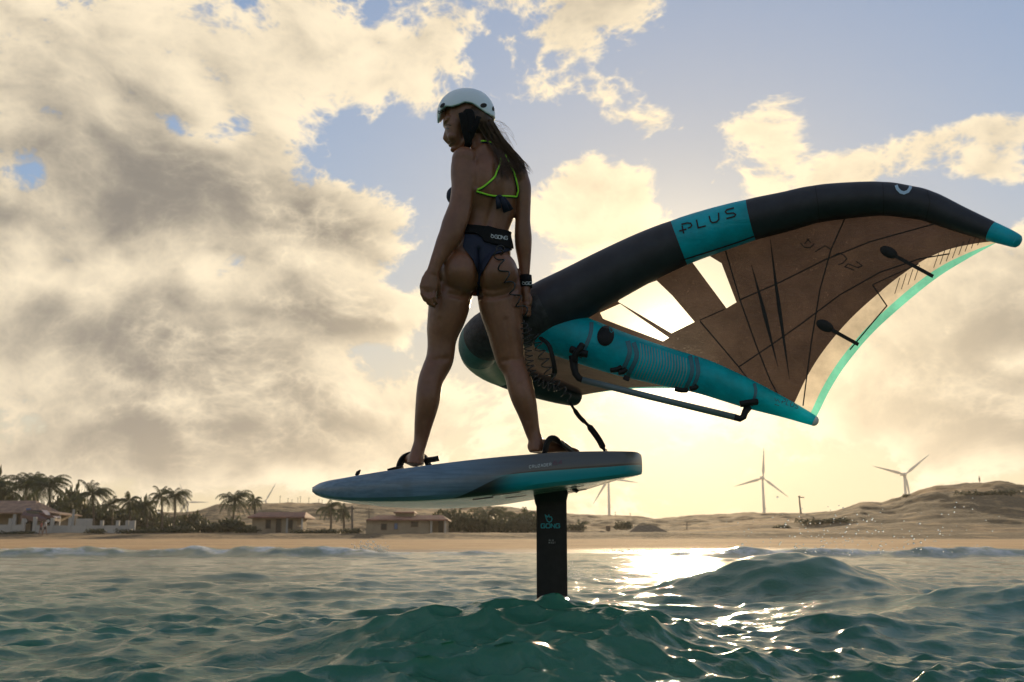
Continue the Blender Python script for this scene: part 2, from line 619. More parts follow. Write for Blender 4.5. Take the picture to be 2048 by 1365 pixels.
def build_sea():
    dense = np.linspace(-40, 40, 700)
    sparse = np.concatenate([np.linspace(43, 177, 46), np.linspace(-177, -43, 46)])
    ang = np.radians(np.concatenate([dense, sparse]))
    rad = 0.75 * np.exp(np.linspace(0, math.log(75 / .75), 860))
    rad = np.concatenate([rad, [90, 140, 260, 500]])
    R, A = np.meshgrid(rad, ang, indexing='ij')
    x, y = R * np.sin(A), R * np.cos(A)
    sp = np.maximum(R * 0.0056, R * np.where(np.abs(A) < math.radians(41), .0022, .05))
    z, dx, dy, foam = wave_height(x, y, sp)
    v = np.stack([x + dx, y + dy, z], -1).reshape(-1, 3)
    q = grid_faces(len(rad), len(ang), wrap=True)
    q = q[:, ::-1]

    m = bpy.data.materials.new('sea_water')
    m.use_nodes = True
    b = NT(m.node_tree)
    m.node_tree.nodes.clear()
    geo = b.n('ShaderNodeNewGeometry').outputs['Position']
    at = b.n('ShaderNodeAttribute', attribute_name='foam').outputs['Fac']
    stretch = b.v('MULTIPLY', geo, (1.0, 1.0, 1.0))
    h1 = b.noise(stretch, 7.0, 5, .62, dist=.6)
    h2 = b.noise(stretch, 30.0, 5, .66, dist=.4)
    patch = b.ss(b.noise(geo, 1.1, 3, .5), .34, .66, .25, 1.25)
    hgt = b.m('ADD', b.m('MULTIPLY', h1, 1.0), b.m('MULTIPLY', b.m('MULTIPLY', h2, .55), patch))
    bump = b.n('ShaderNodeBump')
    bump.inputs['Strength'].default_value = .8
    bump.inputs['Distance'].default_value = 0.012
    b.put(bump.inputs['Height'], hgt)
    p = b.n('ShaderNodeBsdfPrincipled')
    turbid = b.noise(geo, .5, 3, .5)
    dist = b.n('ShaderNodeSeparateXYZ', i_0=geo).outputs[1]
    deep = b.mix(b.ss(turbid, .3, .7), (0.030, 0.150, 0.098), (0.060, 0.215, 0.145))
    silt_sheen = b.mix(b.ss(turbid, .3, .7), (0.190, 0.235, 0.150), (0.280, 0.300, 0.195))     # stirred up sand; pale tone also painted in for sky reflection
    b.put(p.inputs['Base Color'], b.mix(b.ss(dist, 3.5, 18.0, 0, .9), deep, silt_sheen))
    p.inputs['Roughness'].default_value = 0.06
    p.inputs['IOR'].default_value = 1.333
    b.put(p.inputs['Normal'], bump.outputs[0])
    tr = b.n('ShaderNodeBsdfTranslucent')
    tr.inputs[0].default_value = (0.10, 0.46, 0.30, 1)
    mx = b.n('ShaderNodeMixShader')
    mx.inputs[0].default_value = 0.24
    b.put(mx.inputs[1], p.outputs[0])
    b.put(mx.inputs[2], tr.outputs[0])
    fo = b.n('ShaderNodeBsdfPrincipled')
    fo.inputs['Base Color'].default_value = (.78, .78, .74, 1)
    fo.inputs['Roughness'].default_value = .8
    mx2 = b.n('ShaderNodeMixShader')
    b.put(mx2.inputs[0], b.m('MULTIPLY', at, b.ss(b.noise(geo, 3.0, 5, .7), .36, .6, .35, 1.0), clamp=True))
    b.put(mx2.inputs[1], mx.outputs[0])
    b.put(mx2.inputs[2], fo.outputs[0])
    out = b.n('ShaderNodeOutputMaterial')
    b.put(out.inputs[0], mx2.outputs[0])
    o = fast_mesh('sea', v, q, m)
    a = o.data.attributes.new('foam', 'FLOAT', 'POINT')
    a.data.foreach_set('value', foam.ravel().astype(np.float32))
    tag(o, kind='structure')
    return o


sea = build_sea()

# ------------------------------------------------------------------ beach and dunes
HORIZON = 1090.0
FAR_RIDGE = [(-900, 1030), (0, 1034), (380, 1026), (430, 1014), (560, 1012), (700, 1011), (860, 1015), (1000, 1017), (1140, 1031),
             (1240, 1037), (1310, 1042), (1345, 1039), (1400, 1034), (1500, 1031), (1600, 1031), (1700, 1026), (3200, 1020)]
NEAR_DUNE = [(-900, 1072), (1000, 1074), (1250, 1072), (1420, 1058), (1500, 1043), (1570, 1034), (1640, 1032), (1690, 1022), (1725, 1010),
             (1770, 1013), (1810, 1003), (1845, 991), (1880, 983), (1930, 980), (1975, 975), (2015, 971), (2060, 976), (2300, 985), (3200, 1000)]


def ridge_height(table, s, dist):
    py = np.interp(s, [t[0] for t in table], [t[1] for t in table])
    return EYE + (HORIZON - py) / FPX * dist * math.cos(PITCH)


def ground_height(x, y):
    x, y = np.asarray(x, dtype=float), np.asarray(y, dtype=float)
    yy = np.maximum(y, 1.0)
    s = 1024 + FPX * x / (yy * math.cos(PITCH))
    base = np.clip((y - 51) * .0185, -2.5, 2.0)
    base = base + .012 * np.sin(y * .9 + .3 * np.sin(x * .05)) * (y > 40)
    bank = .55 * sstep(y, 108, 116) * (.4 + .9 * fbm(x * .12, y * .12, 3, 31))
    nd = np.maximum(ridge_height(NEAR_DUNE, s, 215.) - 2.6, 0)
    near = nd * sstep(y, 116, 215) * (1 - .45 * sstep(y, 235, 330))
    fr = np.maximum(ridge_height(FAR_RIDGE, s, 420.) - 2.6, 0)
    far = fr * sstep(y, 190, 420)
    rough = ((fbm(x * .045, y * .045, 5, 41) - .5) * 3.6 + (np.abs(fbm(x * .09 + 5, y * .07, 4, 52) - .5) - .12) * -4.5) * sstep(y, 125, 190) + (fbm(x * .2, y * .2, 3, 47) - .5) * .7 * sstep(y, 110, 130)
    return base + bank + np.maximum(near, far) + rough * .62


def build_ground():
    ang = np.radians(np.concatenate([np.linspace(-42, 42, 520), np.linspace(46, 178, 40), np.linspace(-178, -46, 40)]))
    rad = np.concatenate([[0.5, 8, 20, 30], np.linspace(38, 120, 120), np.linspace(121.5, 460, 230), np.linspace(480, 1500, 24)])
    R, A = np.meshgrid(rad, ang, indexing='ij')
    x, y = R * np.sin(A), R * np.cos(A)
    z = ground_height(x, y)
    v = np.stack([x, y, z], -1).reshape(-1, 3)
    q = grid_faces(len(rad), len(ang), wrap=True)[:, ::-1]
    m = bpy.data.materials.new('sand_and_scrub')
    m.use_nodes = True
    b = NT(m.node_tree)
    p = m.node_tree.nodes['Principled BSDF']
    geo = b.n('ShaderNodeNewGeometry').outputs['Position']
    sep = b.n('ShaderNodeSeparateXYZ', i_0=geo)
    yv = sep.outputs[1]
    n_big = b.noise(geo, .045, 6, .62)
    n_mid = b.noise(geo, .25, 6, .65)
    n_sml = b.noise(geo, 1.6, 5, .6)
    streak = b.noise(b.v('MULTIPLY', geo, (.03, .55, 0)), 1.0, 4, .6)
    sand = b.mix(b.ss(n_mid, .3, .7), (.44, .25, .10), (.54, .335, .145))
    sand = b.mix(b.ss(streak, .52, .66, 0, .55), sand, (.22, .15, .085))
    wet = b.m('MULTIPLY', b.ss(b.m('ADD', yv, b.m('MULTIPLY', b.noise(geo, .06, 4, .5), 14.0)), 58., 74., 1., 0.), 1.0)
    sand = b.mix(b.m('MULTIPLY', wet, .55), sand, (.17, .12, .07))
    scrub = b.mix(b.ss(n_sml, .35, .65), (.055, .036, .012), (.14, .088, .030))
    scrub = b.mix(b.ss(n_mid, .50, .64), scrub, (.36, .23, .10))
    scrub = b.mix(b.ss(b.noise(geo, .7, 4, .7), .56, .66, 0, .8), scrub, (.035, .030, .012))
    veg = b.m('MULTIPLY', b.ss(b.m('ADD', yv, b.m('MULTIPLY', n_mid, 12.0)), 107., 116.), b.ss(n_big, .36, .52, .30, .98))
    b.put(p.inputs['Base Color'], b.mix(veg, sand, scrub))
    b.put(p.inputs['Roughness'], b.m('SUBTRACT', .95, b.m('MULTIPLY', wet, b.ss(streak, .35, .55, .25, .68))))
    bump = b.n('ShaderNodeBump')
    bump.inputs['Strength'].default_value = .7
    bump.inputs['Distance'].default_value = .4
    b.put(bump.inputs['Height'], b.m('MULTIPLY', b.m('ADD', n_sml, b.m('MULTIPLY', n_mid, 2.0)), b.m('SUBTRACT', 1.0, b.m('MULTIPLY', wet, .97))))
    b.put(p.inputs['Normal'], bump.outputs[0])
    o = fast_mesh('ground', v, q, m)
    tag(o, kind='structure')
    return o


ground = build_ground()


def on_ground(px, Y, dz=0.0):
    """ground point in the compass direction of photograph column px at distance Y"""
    x = (px - 1024) / FPX * Y * math.cos(PITCH)
    return Vector((x, Y, float(ground_height(np.array([x]), np.array([Y]))[0]) + dz))


def py_height(py, Y):
    return EYE + (HORIZON - py) / FPX * Y * math.cos(PITCH)

# ================================================================== THINGS ON THE SHORE
def copy_thing(src, loc=None, rotz=None, scale=None):
    """copy a thing, its parts and their sub-parts (mesh data shared)"""
    def rec(o, par):
        c = o.copy()
        COL.objects.link(c)
        c.parent = par
        for ch in o.children:
            rec(ch, c)
        return c
    r = rec(src, None)
    if loc is not None:
        r.location = loc
    if rotz is not None:
        r.rotation_euler = (0, 0, rotz)
    if scale is not None:
        r.scale = (scale, scale, scale)
    return r


# ------------------------------------------------------------------ wind turbines
white_paint = mat('turbine_paint', (.45, .45, .44), .6)


def turbine(label, px, py_hub, Y, blade_px, angles, hide_nacelle=False):
    hub = W(px, py_hub, Y)
    hub_r = M(blade_px, hub)
    g = on_ground(px, 420)
    base = Vector((hub.x, hub.y, min(g.z, hub.z - hub_r * 1.2) - 3))
    root = empty('wind_turbine', base)
    h = hub.z - base.z
    MB().tube([base, base + Vector((0, 0, h * .5)), hub - Vector((0, 0, hub_r * .02))], [hub_r * .055, hub_r * .045, hub_r * .032], 14).build('tower', white_paint, root, True)
    MB().box(hub + Vector((0, hub_r * .07, hub_r * .02)), (hub_r * .08, hub_r * .26, hub_r * .08)).build('nacelle', white_paint, root)
    MB().ball(hub - Vector((0, hub_r * .09, 0)), (hub_r * .045, hub_r * .06, hub_r * .045), nu=12, nv=8).build('hub', white_paint, root, True)
    for a in angles:
        a = math.radians(a)
        d = Vector((math.cos(a), 0, math.sin(a)))
        o = hub - Vector((0, hub_r * .09, 0))
        MB().tube([o + d * (hub_r * k) for k in (.03, .12, .22, .5, .8, 1.0)],
                  [(hub_r * w, hub_r * t) for w, t in ((.018, .018), (.022, .018), (.045, .014), (.030, .009), (.017, .005), (.004, .002))],
                  8, wdir=(-d.z, .25, d.x)).build('blade', white_paint, root, True)
    tag(root, label, 'wind turbine', 'wind turbines beyond the dunes')
    return root


turbine('white wind turbine on the dune crest with blades in a wide V', 1808, 950, 880, 66, (143 + 22, 38, -82))
turbine('white wind turbine with one blade straight up right of the sun glare', 1525, 957, 900, 62, (86, 196, -38))
turbine('white wind turbine whose head is hidden behind the foil board tail', 1217, 957, 900, 60, (-122, 118, -9))
turbine('white wind turbine rising behind the palm pair left of the ridge', 376, 1005, 1000, 42, (116, 0, -124))
turbine('white wind turbine with one tall slanting blade beside the single palm', 532, 1003, 1000, 42, (62, 182, -58))
turbine('faint wind turbine whose blade tip pokes above the garden palms', 226, 1012, 1100, 30, (80, 200, -40))

# thin far poles on the ridge
pole_wood = mat('weathered_pole', (.16, .13, .10), .8)
_pl = MB().tube([(0, 0, -1), (0, 0, 5.2)], [.13, .09], 6)
_pl.box((0, 0, 4.9), (.9, .1, .12))
proto = None
for i, (px, hh) in enumerate(((556, 1.0), (572, .8), (580, .7), (592, .9), (597, 1.05), (614, .95), (634, .9), (641, .8), (660, .7), (1232, .8), (1262, .7))):
    loc = on_ground(px, 430)
    if proto is None:
        proto = _pl.build('ridge_pole', pole_wood)
        o = proto
    else:
        o = proto.copy()
        COL.objects.link(o)
    o.location = loc
    o.scale = (1, 1, hh * .75)
    word = 'first second third fourth fifth sixth seventh eighth ninth'.split()
    tag(o, '%s thin pole from the left in the row on the far left ridge' % word[i] if i < 9 else
        '%s thin pole on the low ridge right of the foil mast' % ('left one of two,', 'right one of two,')[i - 9], 'pole', 'poles along the far ridge')


# ------------------------------------------------------------------ palms
def leaf_mat(name, c1, c2, trans=.35):
    m = bpy.data.materials.new(name)
    m.use_nodes = True
    b = NT(m.node_tree)
    m.node_tree.nodes.clear()
    f = b.noise(b.n('ShaderNodeNewGeometry').outputs['Position'], .9, 4, .6)
    c = b.mix(b.ss(f, .3, .7), c1, c2)
    d = b.n('ShaderNodeBsdfPrincipled', i_Base_Color=c, i_Roughness=.55)
    t = b.n('ShaderNodeBsdfTranslucent', i_Color=c)
    mx = b.n('ShaderNodeMixShader', i_0=trans, i_1=d.outputs[0], i_2=t.outputs[0])
    b.n('ShaderNodeOutputMaterial', i_0=mx.outputs[0])
    return m


palm_leaf = leaf_mat('palm_leaf', (.030, .045, .012), (.075, .085, .024))
bush_leaf = leaf_mat('bush_leaf', (.030, .040, .014), (.075, .075, .030))
palm_bark = mat('palm_bark', (.13, .10, .07), .9, var=.3, vscale=4)


def palm_mesh(seed, nf=22, length=2.9, lean=.5):
    r = random.Random(seed)
    mb = MB()
    for k in range(nf):
        az = 2 * math.pi * (k + r.random() * .8) / nf * 1.0
        el = r.uniform(-.35, 1.35)
        L = length * r.uniform(.8, 1.12)
        d = Vector((math.cos(az) * math.cos(el), math.sin(az) * math.cos(el), math.sin(el)))
        p = Vector((0, 0, 0))
        pts = [p.copy()]
        n = 13
        for i in range(n):
            d = (d + Vector((.055 * lean, 0, -.105 - .02 * i * .5))).normalized()
            p = p + d * (L / n)
            pts.append(p.copy())
        mb.tube(pts, [.035 * (1 - i / (n + 1)) + .006 for i in range(n + 1)], 4, cap=False)
        for i in range(2, n + 1):
            t = (pts[i] - pts[i - 1]).normalized()
            side = t.cross(Vector((0, 0, 1)))
            if side.length < .1:
                side = Vector((1, 0, 0))
            side.normalize()
            upv = side.cross(t)
            ll = (.62 * math.sin(math.pi * (i / (n + 1)) ** .75) + .12) * r.uniform(.85, 1.1)
            for s in (-1, 1):
                for sub in (0, .5):
                    o = pts[i].lerp(pts[i - 1], sub)
                    dr = (side * s * .8 + t * .55 - upv * .45 + Vector((.18 * lean, 0, -.38)) + Vector((r.uniform(-.12, .12), r.uniform(-.12, .12), r.uniform(-.1, .1)))).normalized()
                    a = o - t * .035
                    c = o + t * .035
                    mid = o + dr * ll * .6 + upv * .02
                    e = o + dr * ll + Vector((0, 0, -.10))
                    mb.add([a, c, mid + t * .028, mid - t * .028, e], [(0, 1, 2, 3), (3, 2, 4)])
    me = bpy.data.meshes.new('crown')
    me.from_pydata([tuple(v) for v in mb.v], [], mb.f)
    me.materials.append(palm_leaf)
    return me


CROWNS = [palm_mesh(s, nf=nf, length=L, lean=ln) for s, nf, L, ln in ((1, 24, 2.9, .8), (2, 20, 2.6, .5), (3, 26, 3.1, 1.0), (4, 18, 2.8, .7))]


def palm(label, px, py_crown, Y, size, var, lean=0.0):
    """py_crown: where the crown's heart stands; size: frond scale"""
    g = on_ground(px, Y)
    top = W(px, py_crown, Y)
    base = g + Vector((-lean, 0, -.3))
    root = empty('palm_tree', base)
    h = top - base
    pts = [base + h * t + Vector((math.sin(t * 3.1) * .12, 0, 0)) for t in (0, .15, .35, .55, .75, .9, 1.0)]
    MB().tube(pts, [.24, .19, .16, .15, .13, .13, .15], 9).build('trunk', palm_bark, root, True)
    c = bpy.data.objects.new('crown', CROWNS[var])
    COL.objects.link(c)
    c.parent = root
    c.location = top - base
    c.rotation_euler = (0, random.uniform(-.1, .15), random.uniform(-.5, .5))
    c.scale = (size, size, size)
    tag(root, label, 'palm tree', 'coconut palms along the shore')
    return root


palm('coconut palm cut by the left edge of the picture', -6, 976, 150, 1.05, 0)
palm('short palm leaning behind the tiled house roof at the far left', 24, 984, 152, 1.0, 1)
palm('tall palm, left one of the pair above the tiled house', 52, 968, 146, 1.15, 2, .6)
palm('tall palm, right one of the pair above the tiled house', 70, 970, 150, 1.1, 0, .3)
palm('tall palm with drooping right fronds beside the tiled house', 98, 974, 140, 1.2, 2, .2)
palm('low bushy palm behind the white garden wall corner', 141, 1008, 145, .95, 1)
palm('broad bushy palm standing alone behind the white garden wall', 185, 990, 142, 1.15, 0)
palm('low palm between the broad palm and the parked dark pickup', 222, 1012, 150, .9, 3)
palm('medium palm to the right of the parked dark pickup', 258, 1004, 150, .95, 1)
palm('low palm in the gap before the two slim palms', 292, 1014, 152, .9, 3)
palm('slim palm, left one of two above the second parked car', 322, 992, 147, .85, 1)
palm('slim palm, right one of two above the second parked car', 350, 995, 145, .95, 2, .4)
palm('wind bent palm alone on the bare bank left of the red roofed house', 470, 1001, 140, 1.0, 2, .8)
palm('small palm next to the wind bent palm, right behind it', 508, 1003, 150, .7, 1)
palm('small spreading palm between the two red roofed houses', 660, 1018, 146, .85, 3)
palm('second small palm between the red roofed houses, near the pole', 686, 1024, 150, .8, 1)
palm('large feathery palm right of the long red roofed house', 975, 1034, 150, 1.15, 2, .3)
palm('lower feathery palm left of the foil mast', 1004, 1036, 156, .95, 0)
palm('hazy palm partly hidden by the foil mast', 1052, 1034, 158, .95, 1)
palm('hazy palm just right of the foil mast', 1160, 1056, 165, .85, 3)


# ------------------------------------------------------------------ shrubs
def bush_mesh(seed, rx, ry, rz, n, leaf):
    r = random.Random(seed)
    mb = MB()
    lobes = [(Vector((r.uniform(-.6, .6) * rx, r.uniform(-.5, .5) * ry, r.uniform(.15, .6) * rz)), r.uniform(.35, .6)) for _ in range(7)]
    for k in range(n):
        c, s = r.choice(lobes)
        d = Vector((r.gauss(0, 1), r.gauss(0, 1), r.gauss(0, 1))).normalized()
        p = c + Vector((d.x * rx, d.y * ry, d.z * rz)) * s * r.uniform(.6, 1.05)
        if p.z < -.1:
            continue
        a = Vector((r.gauss(0, 1), r.gauss(0, 1), r.gauss(0, 1))).normalized()
        e = a.cross(d)
        if e.length < .1:
            continue
        e.normalize()
        l = leaf * r.uniform(.6, 1.4)
        mb.add([p, p + a * l * .5 + e * l * .3, p + a * l, p + a * l * .5 - e * l * .3], [(0, 1, 2, 3)])
    me = bpy.data.meshes.new('foliage')
    me.from_pydata([tuple(v) for v in mb.v], [], mb.f)
    me.materials.append(bush_leaf)
    return me


BUSHES = [bush_mesh(21, 2.4, 1.6, 1.5, 900, .34), bush_mesh(22, 1.7, 1.4, 1.1, 700, .28), bush_mesh(23, 3.6, 1.8, 1.2, 1200, .32)]


def bush(label, px, Y, var, s=1.0, sz=1.0, name='shrub', dz=0):
    g = on_ground(px, Y, -.15 + dz)
    root = empty(name, g)
    c = bpy.data.objects.new('foliage', BUSHES[var])
    COL.objects.link(c)
    c.parent = root
    c.rotation_euler = (0, 0, random.uniform(-.5, .5))
    c.scale = (s, s, s * sz)
    st = MB()
    for k in range(4):
        a = k * 1.6 + random.random()
        st.tube([g + Vector((0, 0, -.1)), g + Vector((math.cos(a) * .5 * s, math.sin(a) * .4 * s, .8 * s * sz))], [.06, .02], 5)
    st.build('stem', palm_bark, root)
    tag(root, label, 'shrub', 'shrubs along the shore')


bush('rounded shrub in front of the white garden wall', 188, 119, 1, .75, .8)
bush('dark shrub at the far left under the house wall', 22, 120, 2, .8, .6)
bush('low shrub at the right end of the white garden wall', 276, 122, 2, .8, .8)
bush('dense shrub below the second parked car', 330, 124, 2, 1.0, .8)
bush('dense tall undergrowth clump behind the garden palms', 205, 156, 0, 1.7, 1.3, 'undergrowth')
bush('dense undergrowth clump behind the tiled house, at left', 60, 160, 0, 2.0, 1.6, 'undergrowth')
bush('dense undergrowth clump behind the tiled house, at right', 120, 158, 0, 1.8, 1.5, 'undergrowth')
bush('undergrowth clump behind the medium garden palm', 268, 160, 0, 1.6, 1.2, 'undergrowth')
bush('undergrowth clump behind the two slim palms', 312, 160, 2, 1.3, 1.4, 'undergrowth')
for i, (px, Y, s, z) in enumerate(((-10, 165, 2.2, 2.0), (30, 168, 2.2, 1.9), (88, 166, 2.1, 1.9), (150, 164, 1.9, 1.7), (178, 168, 1.9, 1.5), (240, 166, 1.9, 1.5), (290, 168, 1.8, 1.4), (340, 166, 1.7, 1.2), (365, 150, 1.3, 1.0), (395, 150, 1.3, 1.0))):
    bush('leafy thicket behind the palms, number %s from the left edge' % ('one two three four five six seven eight nine ten'.split()[i]), px, Y, i % 3, s, z * 1.35, 'thicket')
bush('dark scrub clump on the bare bank below the wind bent palm', 420, 128, 2, 1.3, 1.1)
bush('wide scrub clump left of the red roofed cottage', 470, 130, 0, 1.3, .9)
bush('scrub clump against the left wall of the red roofed cottage', 490, 124, 1, 1.0, .9)
bush('low scrub between the two red roofed houses, nearer the cottage', 630, 124, 2, .9, .7)
bush('low scrub between the two red roofed houses, nearer the pole', 700, 123, 1, .9, .8)
bush('tall leafy clump at the right end of the long house', 905, 138, 0, 1.5, 1.4)
bush('leafy clump under the large feathery palm', 950, 140, 0, 1.4, 1.3)
bush('wide leafy clump left of the foil mast', 1010, 142, 2, 1.3, 1.7)
bush('leafy clump behind the foil mast', 1060, 146, 0, 1.3, 1.3)
bush('small leafy clump left of the round thatched hut', 1150, 150, 1, 1.0, 1.0)
bush('shrub between the two thatched huts', 1245, 160, 1, 1.0, 1.2)
bush('dark shrub low on the right dune face', 1650, 150, 2, 1.2, .7)
bush('dark shrub at the foot of the lamp post dune', 1560, 140, 1, 1.0, .6)
bush('dark shrub high on the right dune face', 1985, 170, 2, 1.5, .6)
bush('single bush on the dune crest near the turbine', 1822, 205, 1, 1.0, .6)

# ------------------------------------------------------------------ houses
plaster = mat('old_plaster', (.31, .245, .165), .9, var=.18, vscale=.6, bump=.2, bscale=3)
plaster_w = mat('white_plaster', (.40, .38, .34), .85, var=.12, vscale=.5)
roof_tile = mat('red_roof_tiles', (.22, .095, .06), .8, var=.3, vscale=1.2, bump=.6, bscale=6)
roof_old = mat('brown_roof_tiles', (.26, .155, .10), .85, var=.3, vscale=1.2, bump=.6, bscale=5)
dark_in = mat('dark_interior', (.035, .03, .025), .8)
blue_paint = mat('faded_blue_paint', (.10, .16, .30), .7)
wood = mat('rough_wood', (.15, .10, .065), .85, var=.3, vscale=3)
thatch = mat('palm_thatch', (.17, .125, .075), .95, var=.35, vscale=2.5, bump=.9, bscale=9)


def wx(px, Y):
    return (px - 1024) / FPX * Y * math.cos(PITCH)


def roof_prism(mb, x0, x1, y0, y1, z0, z1, ridge_in=0.0, over=.3, th=.16):
    """hipped or gabled roof with thickness; ridge along x, inset by ridge_in at each end"""
    x0, x1, y0, y1 = x0 - over, x1 + over, y0 - over, y1 + over
    ym = (y0 + y1) / 2
    a = [Vector(p) for p in ((x0, y0, z0), (x1, y0, z0), (x1, y1, z0), (x0, y1, z0), (x0 + ridge_in, ym, z1), (x1 - ridge_in, ym, z1))]
    lo = [p - Vector((0, 0, th)) for p in a]
    mb.add(a + lo, [(0, 1, 5, 4), (2, 3, 4, 5), (1, 2, 5), (3, 0, 4),
                    (7, 6, 10, 11), (9, 8, 11, 10), (8, 7, 11), (6, 9, 10),
                    (0, 6, 7, 1), (1, 7, 8, 2), (2, 8, 9, 3), (3, 9, 6, 0)])
    return mb


def wall_box(mb, x0, x1, y0, y1, z0, z1):
    return mb.box(((x0 + x1) / 2, (y0 + y1) / 2, (z0 + z1) / 2), (x1 - x0, y1 - y0, z1 - z0))


def opening(parent, name, x0, x1, y, z0, z1, m, frame=True, pane=None):
    """recess look: dark leaf set in a proud frame"""
    f = MB()
    t = .07
    if frame:
        wall_box(f, x0 - t, x0, y - .06, y + .02, z0 - t, z1 + t)
        wall_box(f, x1, x1 + t, y - .06, y + .02, z0 - t, z1 + t)
        wall_box(f, x0, x1, y - .06, y + .02, z1, z1 + t)
        wall_box(f, x0, x1, y - .09, y + .02, z0 - t, z0)
    o = wall_box(MB(), x0, x1, y - .025, y + .02, z0, z1).build(name, m, parent)
    if frame:
        f.build('frame', wood, o)
    return o


# tiled house with a columned porch, far left
Y0 = 128.0
zf = py_height(1066, Y0)
zr = py_height(1029, Y0)
root = empty('porch_house', (wx(20, Y0), Y0, zf))
wall_box(MB(), wx(-90, Y0), wx(96, Y0), Y0 + 2.2, Y0 + 8, zf - .6, zr + .1).build('wall', plaster, root)
roof_prism(MB(), wx(-100, Y0), wx(62, Y0), Y0 - .2, Y0 + 8, zr + .16, py_height(1000, Y0), 2.0, .3).build('roof', roof_old, root)
mb = MB()   # lean-to porch roof
xa, xb = wx(60, Y0), wx(119, Y0)
za, zb = py_height(1020, Y0), zr
top = [Vector((xa, Y0 - .8, za)), Vector((xa, Y0 + 6, za)), Vector((xb, Y0 + 6, zb)), Vector((xb, Y0 - .8, zb))]
mb.add(top + [p - Vector((0, 0, .15)) for p in top], [(0, 3, 2, 1), (4, 5, 6, 7), (0, 1, 5, 4), (1, 2, 6, 5), (2, 3, 7, 6), (3, 0, 4, 7)])
mb.build('porch_roof', roof_old, root)
for px in (26, 72, 113):
    MB().box((wx(px, Y0), Y0 - .1, (zf + zr) / 2), (.42, .42, zr - zf + .1)).build('column', plaster_w, root)
opening(root, 'door', wx(42, Y0), wx(56, Y0), Y0 + 2.2, zf, zf + 2.1, dark_in)
opening(root, 'window', wx(4, Y0), wx(14, Y0), Y0 + 2.2, zf + .9, zf + 2.0, dark_in)
opening(root, 'window', wx(80, Y0), wx(90, Y0), Y0 + 2.2, zf + .9, zf + 2.0, dark_in)
wall_box(MB(), wx(50, Y0), wx(59, Y0), Y0 - .62, Y0 - .52, py_height(1026, Y0), py_height(1018, Y0)).build('blue_panel', blue_paint, root)
tag(root, 'house with brown tiled hip roof and white porch columns at far left', 'house')

# white garden wall with posts
Y1 = 123.0
root = empty('garden_wall', (wx(140, Y1), Y1, py_height(1066, Y1)))
zt = py_height(1052, Y1)
zb_ = py_height(1068, Y1) - .5
wall_box(MB(), wx(-30, Y1), wx(43, Y1), Y1, Y1 + .2, zb_, zt + .1).build('wall_panel', plaster_w, root)
wall_box(MB(), wx(62, Y1), wx(264, Y1), Y1, Y1 + .2, zb_, zt).build('wall_panel', plaster_w, root)
for px, top_py in ((16, 1038), (42, 1038), (65, 1035), (100, 1037), (136, 1036), (167, 1042), (200, 1042), (232, 1042), (251, 1042), (258, 1043), (264, 1042)):
    wall_box(MB(), wx(px, Y1) - .18, wx(px, Y1) + .18, Y1 - .09, Y1 + .29, zb_, py_height(top_py, Y1)).build('post', plaster_w, root)
wall_box(MB(), wx(139, Y1), wx(172, Y1), Y1 + 1.2, Y1 + 1.35, zb_, py_height(1038, Y1)).build('panel_fence', plaster_w, root)
MB().tube([(wx(138, Y1), Y1 + .5, zt - .5), (wx(138, Y1), Y1 + .5, py_height(1020, Y1))], .16, 8).build('gate_pillar', plaster_w, root)
tag(root, 'low white plaster garden wall with square posts behind the beach', 'wall')

# red roofed cottage
Y2 = 126.0
zf, ze, zr = py_height(1072, Y2), py_height(1037, Y2), py_height(1024, Y2)
root = empty('cottage', (wx(555, Y2), Y2, zf))
wall_box(MB(), wx(502, Y2), wx(592, Y2), Y2, Y2 + 6, zf - .6, ze).build('wall', plaster, root)
roof_prism(MB(), wx(500, Y2), wx(605, Y2), Y2 - .5, Y2 + 6, ze + .12, zr, .6, .3).build('roof', roof_tile, root)
wall_box(MB(), wx(592, Y2) + .02, wx(606, Y2), Y2 - .2, Y2 + .0, zf - .6, zf + 1.1).build('low_wall', plaster, root)
for px in (574, 604):
    MB().box((wx(px, Y2), Y2 - .5, (zf + ze) / 2), (.2, .2, ze - zf)).build('column', plaster_w, root)
opening(root, 'door', wx(551, Y2), wx(560, Y2), Y2, zf, zf + 2.0, dark_in)
opening(root, 'window', wx(530, Y2), wx(539, Y2), Y2, zf + .9, zf + 1.9, dark_in)
opening(root, 'window', wx(574, Y2), wx(583, Y2), Y2, zf + .9, zf + 1.9, dark_in)
tag(root, 'small cottage with a low red tiled roof and porch posts', 'house')

# long house with dormer
Y3 = 124.0
zf, ze, zr = py_height(1070, Y3), py_height(1042, Y3), py_height(1030, Y3)
root = empty('long_house', (wx(800, Y3), Y3, zf))
wall_box(MB(), wx(731, Y3), wx(858, Y3), Y3, Y3 + 6.5, zf - .6, ze).build('wall', plaster, root)
roof = roof_prism(MB(), wx(736, Y3), wx(892, Y3), Y3 - .2, Y3 + 6.5, ze + .12, zr, 1.0, .25).build('roof', roof_tile, root)
wall_box(MB(), wx(786, Y3), wx(824, Y3), Y3 + 2.0, Y3 + 5, py_height(1038, Y3), py_height(1026, Y3)).build('dormer_wall', plaster, root)
roof_prism(MB(), wx(786, Y3), wx(822, Y3), Y3 + 1.7, Y3 + 5.2, py_height(1026, Y3) + .1, py_height(1021, Y3), .2, .2).build('dormer_roof', roof_tile, root)
wall_box(MB(), wx(858, Y3) + .02, wx(890, Y3), Y3 + 2.4, Y3 + 6.4, zf - .6, ze).build('porch_wall', plaster, root)
for px in (862, 890):
    MB().box((wx(px, Y3), Y3 - .05, (zf + ze) / 2), (.22, .22, ze - zf)).build('column', plaster_w, root)
opening(root, 'window', wx(762, Y3), wx(772, Y3), Y3, py_height(1060, Y3), py_height(1049, Y3), dark_in)
